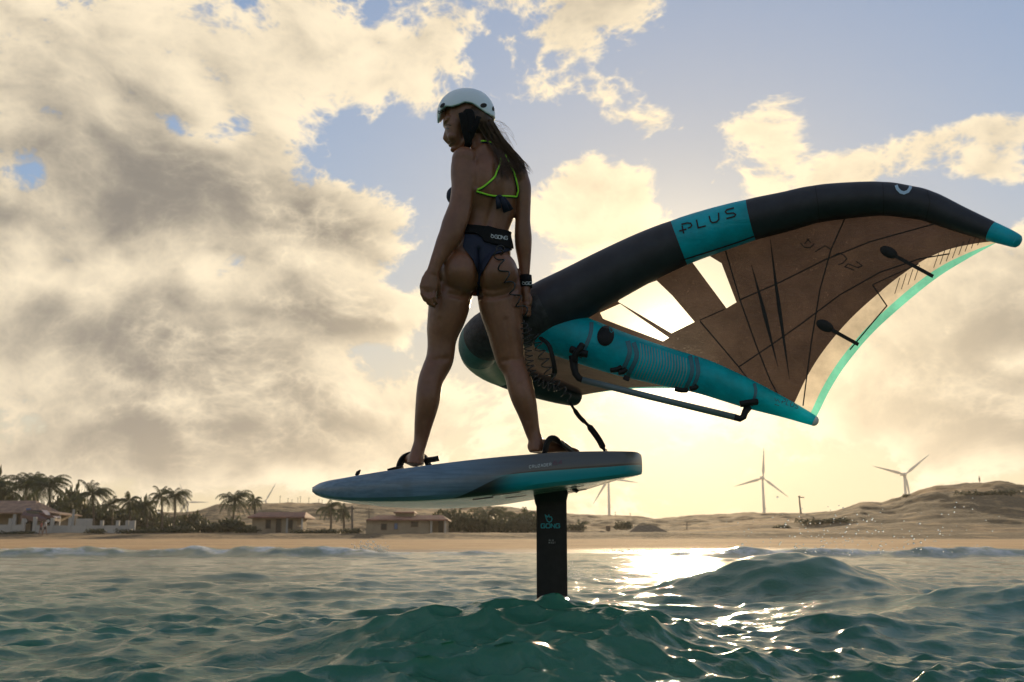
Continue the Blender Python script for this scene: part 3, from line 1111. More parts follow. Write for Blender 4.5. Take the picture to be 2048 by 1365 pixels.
opening(root, 'window', wx(822, Y3), wx(835, Y3), Y3, py_height(1054, Y3), py_height(1045, Y3), dark_in)
opening(root, 'window', wx(788, Y3), wx(794, Y3), Y3, py_height(1059, Y3), py_height(1048, Y3), blue_paint)
opening(root, 'door', wx(874, Y3), wx(883, Y3), Y3 + 2.4, zf, zf + 2.0, dark_in)
tag(root, 'long plaster house with red tiled roof and small raised dormer', 'house')


# thatched huts
def hut(label, px0, px1, py_base, py_eave, py_top, Y, rin, posts):
    zf, ze, zr = (py_height(p, Y) for p in (py_base, py_eave, py_top))
    root = empty('thatched_hut', (wx((px0 + px1) / 2, Y), Y, zf))
    x0, x1 = wx(px0, Y), wx(px1, Y)
    dep = min(x1 - x0, 5.5)
    rf = roof_prism(MB(), x0, x1, Y, Y + dep, ze, zr, rin * (x1 - x0), .1, .25)
    r = random.Random(px0)
    for k in range(90):   # ragged thatch fringe
        t = r.random()
        p = Vector((lerp(x0, x1, t), Y - .12, ze - .2))
        rf.add([p, p + Vector((.16, 0, 0)), p + Vector((.08, -.05, -r.uniform(.15, .5)))], [(0, 1, 2)])
    rf.build('roof', thatch, root)
    for k in range(posts):
        t = (k + .3) / (posts - .4)
        for yy in (Y + .4, Y + dep - .4):
            MB().tube([(lerp(x0, x1, t), yy, zf - .6), (lerp(x0, x1, t), yy, ze + .1)], .08, 6).build('post', wood, root)
    tag(root, label, 'hut', 'thatched huts on the beach')


hut('large open thatched shelter on posts right of the mast', 1258, 1338, 1078, 1066, 1051, 132., .3, 5)
hut('small pointed thatched hut left of the large thatched shelter', 1190, 1221, 1077, 1070, 1062, 130., .48, 3)

# little board sign near the hut
p = on_ground(1217, 140)
p.z = min(p.z, py_height(1064, 140) - .3)
root = empty('notice_board', p)
sz = py_height(1058, 140)
MB().tube([p - Vector((0, 0, .3)), Vector((p.x, p.y, sz))], .06, 6).build('post', wood, root)
MB().box(Vector((p.x, p.y, sz)), (.6, .08, .7)).build('board', wood, root)
tag(root, 'small dark board on a post above the pointed hut', 'sign')

# lamp post and poles
p = on_ground(1606, 190)
root = empty('street_lamp', p)
hh = py_height(996, 190) - p.z
MB().tube([p - Vector((0, 0, .4)), p + Vector((-.15, 0, hh * .6)), p + Vector((-.2, 0, hh))], [.2, .16, .12], 8).build('pole', pole_wood, root)
MB().tube([p + Vector((-.2, 0, hh)), p + Vector((.75, 0, hh - .02))], .09, 6).build('arm', pole_wood, root)
MB().box(p + Vector((-.2, 0, hh + .15)), (.3, .25, .25)).build('cap', pole_wood, root)
tag(root, 'lone lamp post on the dune left of the right hand turbine', 'lamp post')


def pole(label, px, py_top, Y, r=.14):
    p = on_ground(px, Y)
    top = W(px, py_top, Y)
    o = empty('utility_pole', p)
    MB().tube([p - Vector((0, 0, .5)), top], [r, r * .75], 8).build('shaft', pole_wood, o)
    MB().box(top - Vector((0, 0, .3)), (1.2, .1, .12)).build('crossarm', pole_wood, o)
    tag(o, label, 'pole', 'utility poles between the houses')


pole('dark utility pole between the small spreading palm and the long house', 704, 1012, 128, .16)
pole('thin utility pole behind the long house, left of its dormer', 738, 1015, 170, .1)
pole('thin hazy pole right of the large thatched shelter', 1374, 1046, 150, .08)


# ------------------------------------------------------------------ parked cars
def car(label, px, py_base, Y, col, long_bed):
    P = Vector((wx(px, Y), Y, py_height(py_base, Y)))
    root = empty('parked_car', P)
    L, Wd = 4.6, 1.75
    prof = [(-2.3, .35), (-2.3, .95), (-2.2, 1.05), (-.95, 1.1), (-.85, 1.15), (-.45, 1.68), (.95, 1.72), (1.45, 1.15), (2.15, 1.0), (2.3, .8), (2.3, .35)] if long_bed else \
           [(-2.1, .35), (-2.15, .9), (-2.0, 1.1), (-1.75, 1.6), (-1.3, 1.72), (.35, 1.72), (1.05, 1.12), (1.95, .98), (2.15, .75), (2.15, .35)]
    n = len(prof)
    vs = [P + Vector((x, s * Wd / 2 * (1 if z < 1.2 else .86), z)) for s in (-1, 1) for x, z in prof]
    MB().add(vs, [tuple(range(n)), tuple(range(2 * n - 1, n - 1, -1))] + [(k, n + k, n + (k + 1) % n, (k + 1) % n) for k in range(n)]).build('body', col, root)
    glass = mat('car_glass', (.02, .025, .03), .1)
    gx0, gx1 = (-.35, 1.0) if long_bed else (-1.5, .45)
    for s in (-1, 1):
        y = s * Wd / 2 * .9
        MB().add([P + Vector((x, y + s * dy, z)) for dy in (-.02, .03) for x, z in ((gx0, 1.2), (gx1 + .3, 1.2), (gx1, 1.6), (gx0 + .1, 1.6))],
                 [(0, 1, 2, 3), (7, 6, 5, 4), (0, 4, 5, 1), (1, 5, 6, 2), (2, 6, 7, 3), (3, 7, 4, 0)]).build('side_window', glass, root)
        for x in (-1.4, 1.4):
            wh = MB().tube([P + Vector((x, s * (Wd / 2 - .18), .34)), P + Vector((x, s * (Wd / 2 + .02), .34))], .34, 14).build('wheel', mat('tyre', (.02, .02, .02), .9), root)
            MB().tube([P + Vector((x, s * (Wd / 2 + .005), .34)), P + Vector((x, s * (Wd / 2 + .03), .34))], .2, 12).build('rim', mat('wheel_rim', (.4, .4, .4), .4, .7), wh)
        MB().box(P + Vector((2.2 if not long_bed else 2.3, s * .62, .78)), (.1, .3, .16)).build('headlight', mat('lamp_glass', (.6, .58, .5), .2), root)
    tag(root, label, 'car', 'cars parked behind the palms')


car('dark teal pickup parked behind the white garden wall', 226, 1043, 172, mat('car_teal', (.02, .06, .06), .35, coat=.5), True)
car('dark off road car parked under the two slim palms', 308, 1046, 172, mat('car_dark', (.03, .035, .035), .35, coat=.5), False)
car('small dark red car half hidden behind the tiled house porch wall', 76, 1049, 126.3, mat('car_red', (.10, .03, .025), .35, coat=.5), False)


# ------------------------------------------------------------------ people far off
def far_person(label, P, hgt, shirt, pants, stride, facing=1):
    root = empty('person', P)
    s = hgt / 1.72
    skin = mat('far_skin', (.25, .14, .09), .6)
    mb = MB()
    hip = P + Vector((0, 0, .88 * s))
    for sg in (-1, 1):
        mb.tube([hip + Vector((sg * .05, sg * .08, 0)) * s, P + Vector((sg * stride * .5, sg * .08, .45)), P + Vector((sg * stride, sg * .09, .05))], [.085 * s, .06 * s, .045 * s], 7, round_end=True)
        mb.box(P + Vector((sg * stride + .07 * facing, sg * .09, .03)), (.22 * s, .08 * s, .06 * s))
        mb.tube([P + Vector((0, sg * .2, 1.4)) * s, P + Vector((-sg * stride * .4, sg * .24, 1.1)) * s, P + Vector((-sg * stride * .5 + .08 * facing, sg * .23, .85)) * s], [.05 * s, .04 * s, .03 * s], 7, round_end=True)
    mb.tube([hip, P + Vector((0, 0, 1.15)) * s, P + Vector((0, 0, 1.38)) * s, P + Vector((0, 0, 1.47)) * s], [(.12 * s, .16 * s), (.11 * s, .14 * s), (.12 * s, .18 * s), (.05 * s, .06 * s)], 10, wdir=(1, 0, 0))
    mb.ball(P + Vector((.01 * facing, 0, 1.6 * s)), (.09 * s, .08 * s, .115 * s), nu=10, nv=8)
    mb.build('body', skin, root, True)
    MB().tube([P + Vector((0, 0, .95 * s)), P + Vector((0, 0, 1.2 * s)), P + Vector((0, 0, 1.44 * s))], [(.135 * s, .175 * s), (.13 * s, .165 * s), (.12 * s, .2 * s)], 10, wdir=(1, 0, 0)).build('shirt', shirt, root, True)
    MB().tube([P + Vector((0, 0, .62 * s)), P + Vector((0, 0, .98 * s))], [(.14 * s, .17 * s), (.14 * s, .17 * s)], 10, wdir=(1, 0, 0)).build('shorts', pants, root, True)
    MB().ball(P + Vector((-.015 * facing, 0, 1.64 * s)), (.098 * s, .09 * s, .10 * s), nu=10, nv=8).build('hair', mat('far_hair', (.03, .02, .015), .7), root, True)
    tag(root, label, 'person', 'people walking on the shore')


cloth_w = mat('white_cloth', (.6, .58, .56), .9)
cloth_r = mat('red_cloth', (.3, .07, .06), .9)
cloth_d = mat('dark_cloth', (.05, .05, .06), .9)
P = on_ground(87, 113.5)
far_person('person in a white shirt walking on the sand before the house', P, 1.7, cloth_w, cloth_d, .22)
P = on_ground(79, 114.2)
far_person('person in a reddish top walking beside the white shirted one', P, 1.55, cloth_r, cloth_d, .15)
P = on_ground(1971, 214)
far_person('tiny person standing on the crest of the right dune', P, 1.75, cloth_d, cloth_d, .1)

# ================================================================== SURFACE HELPERS (print, seams, straps)
class Target:
    """surfaces that print and straps are laid on, found along sight lines or downwards"""
    def __init__(self, objs):
        self.trees = []
        for o in objs:
            mw = Matrix.Translation(top_location(o))
            vs = [mw @ v.co for v in o.data.vertices]
            fs = [tuple(p.vertices) for p in o.data.polygons]
            self.trees.append(BVHTree.FromPolygons(vs, fs))

    def hit(self, px, py, off=.002, last=False):
        d = (W(px, py, 4.0) - CAM).normalized()
        best = None
        for t in self.trees:
            p, n, i, dist = t.ray_cast(CAM, d)
            if p is not None and (best is None or dist < best[2]):
                if n.dot(d) > 0:
                    n = -n
                best = (p, n, dist)
        if best is None:
            return None
        return best[0] + best[1] * off


def stroke_quads(poly, w, closed=False, sub=3.0):
    """px polyline -> ribbon of points [(left, right), ...], with simple mitres; w scalar or (w0, w1)"""
    pts = [Vector((p[0], p[1])) for p in poly]
    if closed:
        pts = pts + [pts[0]]
    dense = [pts[0]]
    idx = [0.0]
    tot = sum((pts[i + 1] - pts[i]).length for i in range(len(pts) - 1)) or 1
    run = 0
    for i in range(len(pts) - 1):
        seg = (pts[i + 1] - pts[i]).length
        n = max(1, int(seg / sub))
        for k in range(1, n + 1):
            dense.append(pts[i].lerp(pts[i + 1], k / n))
            idx.append((run + seg * k / n) / tot)
        run += seg
    out = []
    m = len(dense)
    for i in range(m):
        a = dense[i] - dense[i - 1] if i > 0 else (dense[0] - dense[-2] if closed else dense[1] - dense[0])
        c = dense[i + 1] - dense[i] if i < m - 1 else (dense[1] - dense[0] if closed else dense[-1] - dense[-2])
        a, c = a.normalized(), c.normalized()
        t = (a + c)
        t = t.normalized() if t.length > 1e-6 else a
        nrm = Vector((-t.y, t.x))
        k = 1 / max(.45, nrm.dot(Vector((-a.y, a.x))))
        ww = w if not isinstance(w, (tuple, list)) else lerp(w[0], w[1], idx[i])
        if isinstance(w, (tuple, list)) and len(w) == 3:
            ww = lerp(w[0], w[1], idx[i] * 2) if idx[i] < .5 else lerp(w[1], w[2], idx[i] * 2 - 1)
        out.append((dense[i] + nrm * ww * .5 * k, dense[i] - nrm * ww * .5 * k))
    return out


def lay_strokes(mb, strokes, target, off=.0025, sub=3.0):
    """strokes: [(polyline px, width px, closed)] laid on target"""
    for poly, w, closed in strokes:
        rib = stroke_quads(poly, w, closed, sub)
        vs, ok = [], True
        rows = []
        for l, r in rib:
            a, c = target.hit(l.x, l.y, off), target.hit(r.x, r.y, off)
            rows.append((a, c) if a is not None and c is not None else None)
        for i in range(len(rows) - 1):
            if rows[i] and rows[i + 1] and (rows[i][0] - rows[i + 1][0]).length < .08 and (rows[i][1] - rows[i + 1][1]).length < .08:
                mb.add([rows[i][0], rows[i][1], rows[i + 1][1], rows[i + 1][0]], [(0, 1, 2, 3)])
    return mb


def lay_disc(mb, cx, cy, rx, ry, ang, target, off=.002, rings=3, n=20, bulge=0.0):
    ca, sa = math.cos(ang), math.sin(ang)
    rows = []
    for j in range(rings + 1):
        f = j / rings
        row = []
        for k in range(n):
            t = 2 * math.pi * k / n
            x, y = rx * f * math.cos(t), ry * f * math.sin(t)
            h = target.hit(cx + x * ca - y * sa, cy + x * sa + y * ca, off + bulge * (1 - f * f))
            row.append(h)
        rows.append(row)
    for j in range(rings):
        for k in range(n):
            q = (rows[j][k], rows[j][(k + 1) % n], rows[j + 1][(k + 1) % n], rows[j + 1][k])
            if all(p is not None for p in q):
                mb.add(q, [(0, 1, 2, 3)] if j else [(0, 2, 3)])
    return mb


GLYPH = {
    'G': ([[(1, .8), (.86, 1), (.14, 1), (0, .82), (0, .18), (.14, 0), (.86, 0), (1, .15), (1, .48), (.55, .48)]], 1.0),
    'O': ([[(.14, 1), (0, .82), (0, .18), (.14, 0), (.86, 0), (1, .18), (1, .82), (.86, 1), (.14, 1)]], 1.05),
    'N': ([[(0, 0), (0, 1), (1, 0), (1, 1)]], .92),
    'C': ([[(.95, .82), (.75, 1), (.25, 1), (0, .78), (0, .22), (.25, 0), (.75, 0), (.95, .18)]], .8),
    'R': ([[(0, 0), (0, 1), (.7, 1), (.9, .82), (.9, .62), (.7, .45), (0, .45)], [(.5, .45), (.95, 0)]], .72),
    'U': ([[(0, 1), (0, .22), (.22, 0), (.78, 0), (1, .22), (1, 1)]], .76),
    'Z': ([[(0, 1), (1, 1), (0, 0), (1, 0)]], .72),
    'A': ([[(0, 0), (.5, 1), (1, 0)], [(.2, .33), (.8, .33)]], .82),
    'D': ([[(0, 0), (0, 1), (.6, 1), (.95, .75), (.95, .25), (.6, 0), (0, 0)]], .78),
    'E': ([[(.9, 1), (0, 1), (0, 0), (.9, 0)], [(0, .5), (.75, .5)]], .66),
    'L': ([[(0, 1), (0, 0), (.9, 0)]], .64),
    'M': ([[(0, 0), (0, 1), (.5, .35), (1, 1), (1, 0)]], .9),
    'S': ([[(.95, .84), (.75, 1), (.22, 1), (0, .8), (.18, .54), (.82, .46), (1, .22), (.78, 0), (.22, 0), (0, .16)]], .74),
    'T': ([[(0, 1), (1, 1)], [(.5, 1), (.5, 0)]], .72),
    'P': ([[(.18, 1), (.72, 1), (.95, .8), (.95, .62), (.7, .44), (.45, .44)], [(.2, .62), (.2, -.06)], [(-.1, .28), (.5, .28)]], .8),
    '6': ([[(.9, 1), (.3, 1), (0, .6), (0, .2), (.2, 0), (.8, 0), (1, .2), (1, .4), (.8, .55), (.05, .5)]], .7),
    '2': ([[(0, .8), (.25, 1), (.8, 1), (1, .75), (0, 0), (1, 0)]], .7),
    '4': ([[(.75, 0), (.75, 1), (0, .3), (1, .3)]], .7),
    # drop shaped flame emblem
    '*': ([[(.18, 1.25), (.12, .8), (.02, .45), (.12, .12), (.5, -.08), (.9, .12), (1.0, .5), (.8, .85), (.42, 1.0), (.18, 1.25)],
           [(.42, 1.0), (.60, 1.12), (.72, .92)]], .95),
}


def text_strokes(txt, origin, ux, uy, w, gap=.28, squeeze=1.0):
    """px strokes of a word: origin baseline left, ux = advance per em (px vector), uy = letter height (px vector)"""
    ox, oy = origin
    x = 0
    out = []
    for ch in txt:
        if ch == ' ':
            x += .5
            continue
        polys, adv = GLYPH[ch]
        adv *= squeeze
        for pl in polys:
            q = [(ox + (x + gx * adv) * ux[0] + gy * uy[0], oy + (x + gx * adv) * ux[1] + gy * uy[1]) for gx, gy in pl]
            closed = len(q) > 3 and abs(q[0][0] - q[-1][0]) < 1e-6 and abs(q[0][1] - q[-1][1]) < 1e-6
            out.append((q[:-1] if closed else q, w, closed))
        x += adv + gap
    return out


# ================================================================== FOIL BOARD
def board_material():
    """streaked rail, blue sky reflection painted in towards the nose, with a teal flash low on the tail side and a near black swoosh before it"""
    m = bpy.data.materials.new('board_paint')
    m.use_nodes = True
    b = NT(m.node_tree)
    p = m.node_tree.nodes['Principled BSDF']
    uv = b.n('ShaderNodeUVMap', uv_map='UVMap').outputs[0]
    sep = b.n('ShaderNodeSeparateXYZ', i_0=uv)
    u, v = sep.outputs[0], sep.outputs[1]
    tc = b.n('ShaderNodeTexCoord').outputs['Object']
    streak = b.noise(b.v('MULTIPLY', tc, (3.0, 40.0, 90.0)), 1.0, 3, .55)
    blot = b.noise(tc, 9.0, 4, .6)
    base = b.mix(b.ss(streak, .3, .7), (.080, .145, .215), (.125, .205, .290))  # blue of the reflected sky put into the rail colour
    base = b.mix(b.ss(blot, .4, .7, 0, .35), base, (.05, .07, .09))
    base = b.mix(b.ss(u, .38, .72), base, (.065, .066, .062))       # painted-in sky reflection gives way to charcoal at the tail
    edge = b.m('SUBTRACT', v, b.ss(u, .40, .62, -.02, .50))         # swoosh lower boundary climbs to the tail
    dark = b.m('MULTIPLY', b.ss(edge, .0, .012, 1., 0.), b.ss(u, .36, .40))
    base = b.mix(dark, base, (.012, .012, .012))
    teal_f = b.m('MULTIPLY', b.ss(b.m('SUBTRACT', v, b.m('SUBTRACT', .485, b.ss(u, .5, 1.0, 0.0, .06))), .0, .008, 1., 0.), b.ss(u, .53, .64))
    base = b.mix(teal_f, base, (.0, .25, .30))
    b.put(p.inputs['Base Color'], base)
    p.inputs['Roughness'].default_value = .38
    p.inputs['Coat Weight'].default_value = .4
    p.inputs['Coat Roughness'].default_value = .12
    bump = b.n('ShaderNodeBump')
    bump.inputs['Strength'].default_value = .08
    bump.inputs['Distance'].default_value = .004
    b.put(bump.inputs['Height'], b.noise(tc, 160.0, 3, .6))
    b.put(p.inputs['Normal'], bump.outputs[0])
    return m


def bottom_material():
    """wet bottom skin with beads and runs of water"""
    m = bpy.data.materials.new('board_bottom_wet')
    m.use_nodes = True
    b = NT(m.node_tree)
    p = m.node_tree.nodes['Principled BSDF']
    tc = b.n('ShaderNodeTexCoord').outputs['Object']
    p.inputs['Base Color'].default_value = (.50, .47, .39, 1)
    p.inputs['Roughness'].default_value = .16
    p.inputs['Coat Weight'].default_value = .8
    p.inputs['Coat Roughness'].default_value = .05
    st = b.v('MULTIPLY', tc, (1.0, .7, 1.0))
    h = b.m('ADD', b.noise(st, 26., 5, .65, dist=1.2), b.m('MULTIPLY', b.noise(st, 110., 3, .6), .35))
    bump = b.n('ShaderNodeBump')
    bump.inputs['Strength'].default_value = .55
    bump.inputs['Distance'].default_value = .012
    b.put(bump.inputs['Height'], h)
    b.put(p.inputs['Normal'], bump.outputs[0])
    b.put(p.inputs['Coat Normal'], bump.outputs[0])
    return m


# profile read along the near rail: px column, deck edge, lower rail edge, lowest silhouette of the bottom skin
RAIL = [(624, 976, 983, 984), (632, 969, 990, 991), (650, 962.5, 996, 998), (680, 957, 1000, 1006), (720, 950, 1002.5, 1012), (770, 942, 1003, 1016.5), (840, 932.5, 1001.5, 1018),
        (920, 922.5, 996.5, 1016), (1000, 914, 988, 1010), (1080, 907.5, 977, 999), (1140, 904, 970, 990), (1200, 902.8, 962.5, 978), (1250, 903, 955, 963), (1275, 904.5, 951.5, 955), (1284.5, 910, 949, 950)]
Y_NEAR = 3.98


def build_board():
    root = empty('foil_board', W(1100, 960, 4.28))
    rows = spline([(a, b_, c, d) for a, b_, c, d in RAIL], 90)
    rows[0], rows[-1] = RAIL[0], RAIL[-1]
    ns = []
    verts, uvs = [], []
    half_prof = None
    x0 = W(624, 980, Y_NEAR).x
    x1 = W(1284, 925, Y_NEAR).x
    for (px, pt, pb, pl) in rows:
        # plan shape: half width grows from the nose, squares off at the tail
        a = (px - 624) / (1284.5 - 624)
        wdt = .31 * max(0.0, 1 - (1 - min(1, a / .50)) ** 2.3) ** .62 if a < .5 else .31 * (1 - .10 * ((a - .5) / .5) ** 2)
        wdt *= 1 - .42 * max(0, (a - .93) / .07) ** 2.5
        wdt = max(wdt, .006)
        yc = 4.29
        yn = yc - wdt
        yf = yc + wdt
        top = W(px, pt, yn + .02)
        bot = W(px, pb, yn + .03)
        mid = W(px, (pt + pb) / 2 + 1, yn)
        x = mid.x
        zt, zb = top.z, bot.z
        zm = lerp(zb, zt, .48)
        th = zt - zb
        crown = .006
        sec = []
        # near rail (v from 0 at the chine to 1 at the deck edge)
        for v in (0, .04, .12, .25, .4, .5, .6, .75, .88, .96, 1.0):
            bulge = math.sin(math.pi * min(max((v + .06) / 1.1, 0), 1)) ** .5
            if v < .05:
                yy = yn + .028 - .010 * v / .05
            else:
                yy = yn + .022 * (1 - bulge) * (1.0 if v < .5 else 1.6)
            yy = min(yy, yc - .001)
            sec.append((x, yy, lerp(zb, zt, v), v))
        deck = [(x, lerp(yn + .035, yf - .035, t), zt + crown * math.sin(math.pi * t), 1.4) for t in (.08, .3, .5, .7, .92)] if wdt > .05 else [(x, lerp(yn, yf, t), zt + .001, 1.4) for t in (.35, .42, .5, .58, .65)]
        dzf = (W(px, pl, yf - .03).z - zb) * min(1, wdt / .15)          # bottom seen a little heeled
        far = [(x, 2 * yc - q[1], q[2] + dzf * (1 - .5 * q[3]), 2.0) for q in reversed(sec)]
        # bottom: slight vee, hard chine
        bt = [(x, lerp(yf - .03, yn + .03, t) if wdt > .05 else lerp(yf, yn, t), zb + dzf * (1 - t) - (.004 * math.sin(math.pi * t)), 3.0) for t in (.1, .3, .5, .7, .9)]
        loop = sec + deck + far + bt
        if half_prof is None:
            half_prof = (len(sec), len(deck), len(far), len(bt))
        for q in loop:
            verts.append(q[:3])
            uvs.append(((q[0] - x0) / (x1 - x0), q[3]))
        ns.append(len(loop))
    n = ns[0]
    faces, mids = [], []
    m = len(rows)
    nb0 = half_prof[0] + half_prof[1] + half_prof[2]
    for i in range(m - 1):
        for k in range(n):
            k2 = (k + 1) % n
            faces.append((i * n + k, (i + 1) * n + k, (i + 1) * n + k2, i * n + k2))
            mids.append(1 if k >= nb0 - 1 else 0)
    faces.append(tuple(range(n)))
    mids.append(0)
    faces.append(tuple((m - 1) * n + k for k in reversed(range(n))))
    mids.append(0)
    me = bpy.data.meshes.new('hull')
    me.from_pydata(verts, [], faces)
    me.materials.append(board_material())
    me.materials.append(bottom_material())
    me.polygons.foreach_set('material_index', mids)
    me.polygons.foreach_set('use_smooth', [True] * len(faces))
    uvl = me.uv_layers.new(name='UVMap')
    for lp in me.loops:
        uvl.data[lp.index].uv = uvs[lp.vertex_index]
    me.update()
    try:
        me.set_sharp_from_angle(angle=math.radians(38))
    except Exception:
        pass
    hull = bpy.data.objects.new('hull', me)
    COL.objects.link(hull)
    attach(hull, root)
    return root, hull


board, hull = build_board()
black_rubber = mat('black_rubber', (.011, .011, .011), .6, spec=.3, bump=.3, bscale=300)
black_alu = mat('black_anodised', (.010, .0095, .009), .5, metal=.0, spec=.25, coat=.0, var=.25, vscale=30)
hull_t = Target([hull])
teal_print = mat('teal_print', (.0, .23, .27), .5)
pale_print = mat('pale_print', (.42, .46, .46), .5)
lay_strokes(MB(), text_strokes('CRUZADER', (1058.5, 937.0), (5.3, -.62), (0, -5.3), 1.0, gap=.34), hull_t, .0012, 1.0).build('lettering', pale_print, board)
lay_strokes(MB(), text_strokes('64', (1107, 930.5), (10, -1.1), (.3, -7.5), 1.1, gap=.3), hull_t, .0012, 1.5).build('lettering', mat('magenta_print', (.10, .018, .045), .5), board)


# mast, its top plate and clamps
def build_mast():
    Ym = 4.27
    prof = []
    ch = 1.0
    half = M(30.5, W(1103, 1080, Ym))
    secs = [(1103, 1003), (1103.3, 1060), (1103.7, 1120), (1104.3, 1190), (1104.6, 1260), (1104.9, 1330)]
    mb = MB()
    rings = []
    for px, py in secs:
        c = W(px, py, Ym)
        ring = []
        for k in range(24):
            t = 2 * math.pi * k / 24
            xx = math.cos(t)
            yy = math.sin(t) * .0085 * (1 if abs(xx) < .5 else (1.25 - .5 * abs(xx)))
            ring.append(c + Vector((xx * half, yy, 0)))
        rings.append(ring)
    vs = [p for r in rings for p in r]
    fs = [(i * 24 + k, i * 24 + (k + 1) % 24, (i + 1) * 24 + (k + 1) % 24, (i + 1) * 24 + k) for i in range(len(rings) - 1) for k in range(24)]
    fs += [tuple(reversed(range(24))), tuple((len(rings) - 1) * 24 + k for k in range(24))]
    mast = mesh_obj('mast', vs, fs, black_alu, board, True)
    try:
        mast.data.set_sharp_from_angle(angle=math.radians(40))
    except Exception:
        pass
    # collar: flared socket under the plate
    mb = MB()
    ks = [(1066.0, 1134.5, 974, .040), (1067.5, 1135.0, 986, .034), (1066.0, 1136.5, 988, .030), (1068.5, 1134.5, 996, .022), (1069.5, 1132.8, 1004, .0135), (1072, 1131.5, 1009, .0125)]
    pts, rs = [], []
    for a, c, py, d in ks:
        P = W((a + c) / 2, py, Ym)
        pts.append(P)
        rs.append((M((c - a) / 2, P), d))
    mb.tube(pts, rs, 28, wdir=(1, 0, 0))
    mb.build('mast_collar', black_rubber, board, False)
    return mast


mast = build_mast()
mast_t = Target([mast])
lay_strokes(MB(), text_strokes('GONG', (1082.4, 1056.2), (7.1, 0), (0, -8.0), 1.9, gap=.34, squeeze=1.05), mast_t, .0012, 1.5).build('lettering', teal_print, mast)
lay_strokes(MB(), [([(1090.5, 1030.5), (1092.5, 1037), (1094.5, 1042.5), (1098.5, 1045), (1102.5, 1043), (1104.3, 1038.5), (1102.2, 1034.3), (1098.8, 1034.5), (1097.6, 1030.8), (1095, 1034.5)], 2.1, True)], mast_t, .0012, 1.0).build('emblem', teal_print, mast)
sm = text_strokes('ALU', (1097.5, 1082.5), (2.6, 0), (0, -3.2), .65, gap=.65) + text_strokes('MAST', (1097.5, 1087.5), (2.6, 0), (0, -3.2), .65, gap=.65)
lay_strokes(MB(), sm, mast_t, .0012, 1.0).build('lettering', mat('grey_print', (.22, .22, .21), .6), mast)

# adjustment tracks and clamp lugs on the bottom skin
for a, c in (((945, 999), (987, 994)), ((984, 991), (1041, 984)), ((1011, 996), (1052, 991)), ((1130, 977), (1168, 971)), ((1128, 984), (1190, 977))):
    lay_strokes(MB(), [([a, c], (2.4 if a[0] < 950 else 1.3), False)], hull_t, .0015, 4).build('track_slot', black_rubber, board)
lug = [W(px, py, 4.27) for px, py in ((1041, 983), (1048, 977.5), (1055, 977), (1058, 979), (1070, 978.5), (1070, 985), (1058, 986), (1054, 989), (1047, 988.5))]
n_ = len(lug)
MB().add([p + Vector((0, dy, 0)) for dy in (-.035, .035) for p in lug], [tuple(range(n_)), tuple(reversed(range(n_, 2 * n_)))] + [(k, n_ + k, n_ + (k + 1) % n_, (k + 1) % n_) for k in range(n_)]).build('clamp_lug', black_rubber, board)
lug = [W(px, py, 4.27) for px, py in ((1130, 973), (1144, 973.5), (1152, 978), (1158, 982), (1154, 986), (1150, 984), (1146, 981), (1130, 980))]
n_ = len(lug)
MB().add([p + Vector((0, dy, 0)) for dy in (-.035, .035) for p in lug], [tuple(range(n_)), tuple(reversed(range(n_, 2 * n_)))] + [(k, n_ + k, n_ + (k + 1) % n_, (k + 1) % n_) for k in range(n_)]).build('clamp_lug', black_rubber, board)
pl = [W(px, py, 4.27) for px, py in ((1066, 970), (1134, 963), (1136, 974), (1066, 980))]
MB().add([p + Vector((0, dy, 0)) for dy in (-.045, .045) for p in pl], [(0, 1, 2, 3), (7, 6, 5, 4), (0, 4, 5, 1), (1, 5, 6, 2), (2, 6, 7, 3), (3, 7, 4, 0)]).build('mast_plate', black_rubber, board)

# foot straps: padded arches over the deck
def strap(pts, w, t=.007):
    P = [W(*p) for p in pts]
    s = spline([tuple(p) for p in P], 22)
    return MB().tube([Vector(q) for q in s], [(w, t * 1.6)] * 22, 10, wdir=(0.25, 1, .1)).build('foot_strap', black_rubber, board, True)


strap([(1090, 905, 4.19), (1093, 890, 4.18), (1099, 880.5, 4.19), (1110, 879, 4.22), (1124, 887, 4.27), (1137, 896, 4.32), (1148, 906, 4.36)], .035)
strap([(798, 942, 4.32), (800, 930, 4.32), (807, 917, 4.33), (820, 909, 4.34), (838, 909, 4.34), (851, 917, 4.34), (858, 932, 4.34)], .032)
MB().tube([W(852, 921, 4.31), W(868, 919, 4.31), W(878, 917, 4.31)], [(.028, .012)] * 3, 10, wdir=(0, 1, 0)).build('strap_pad', black_rubber, board, True)
MB().tube([W(776, 941, 4.2), W(790, 937, 4.2), W(806, 934.5, 4.2)], [(.03, .006)] * 3, 8, wdir=(0, 1, 0)).build('strap_pad', black_rubber, board, True)
MB().tube([W(712, 952, 4.2), W(716, 946, 4.2), W(721, 940, 4.2)], [(.006, .006), (.009, .004), (.002, .002)], 8).build('nose_loop', black_rubber, board, True)

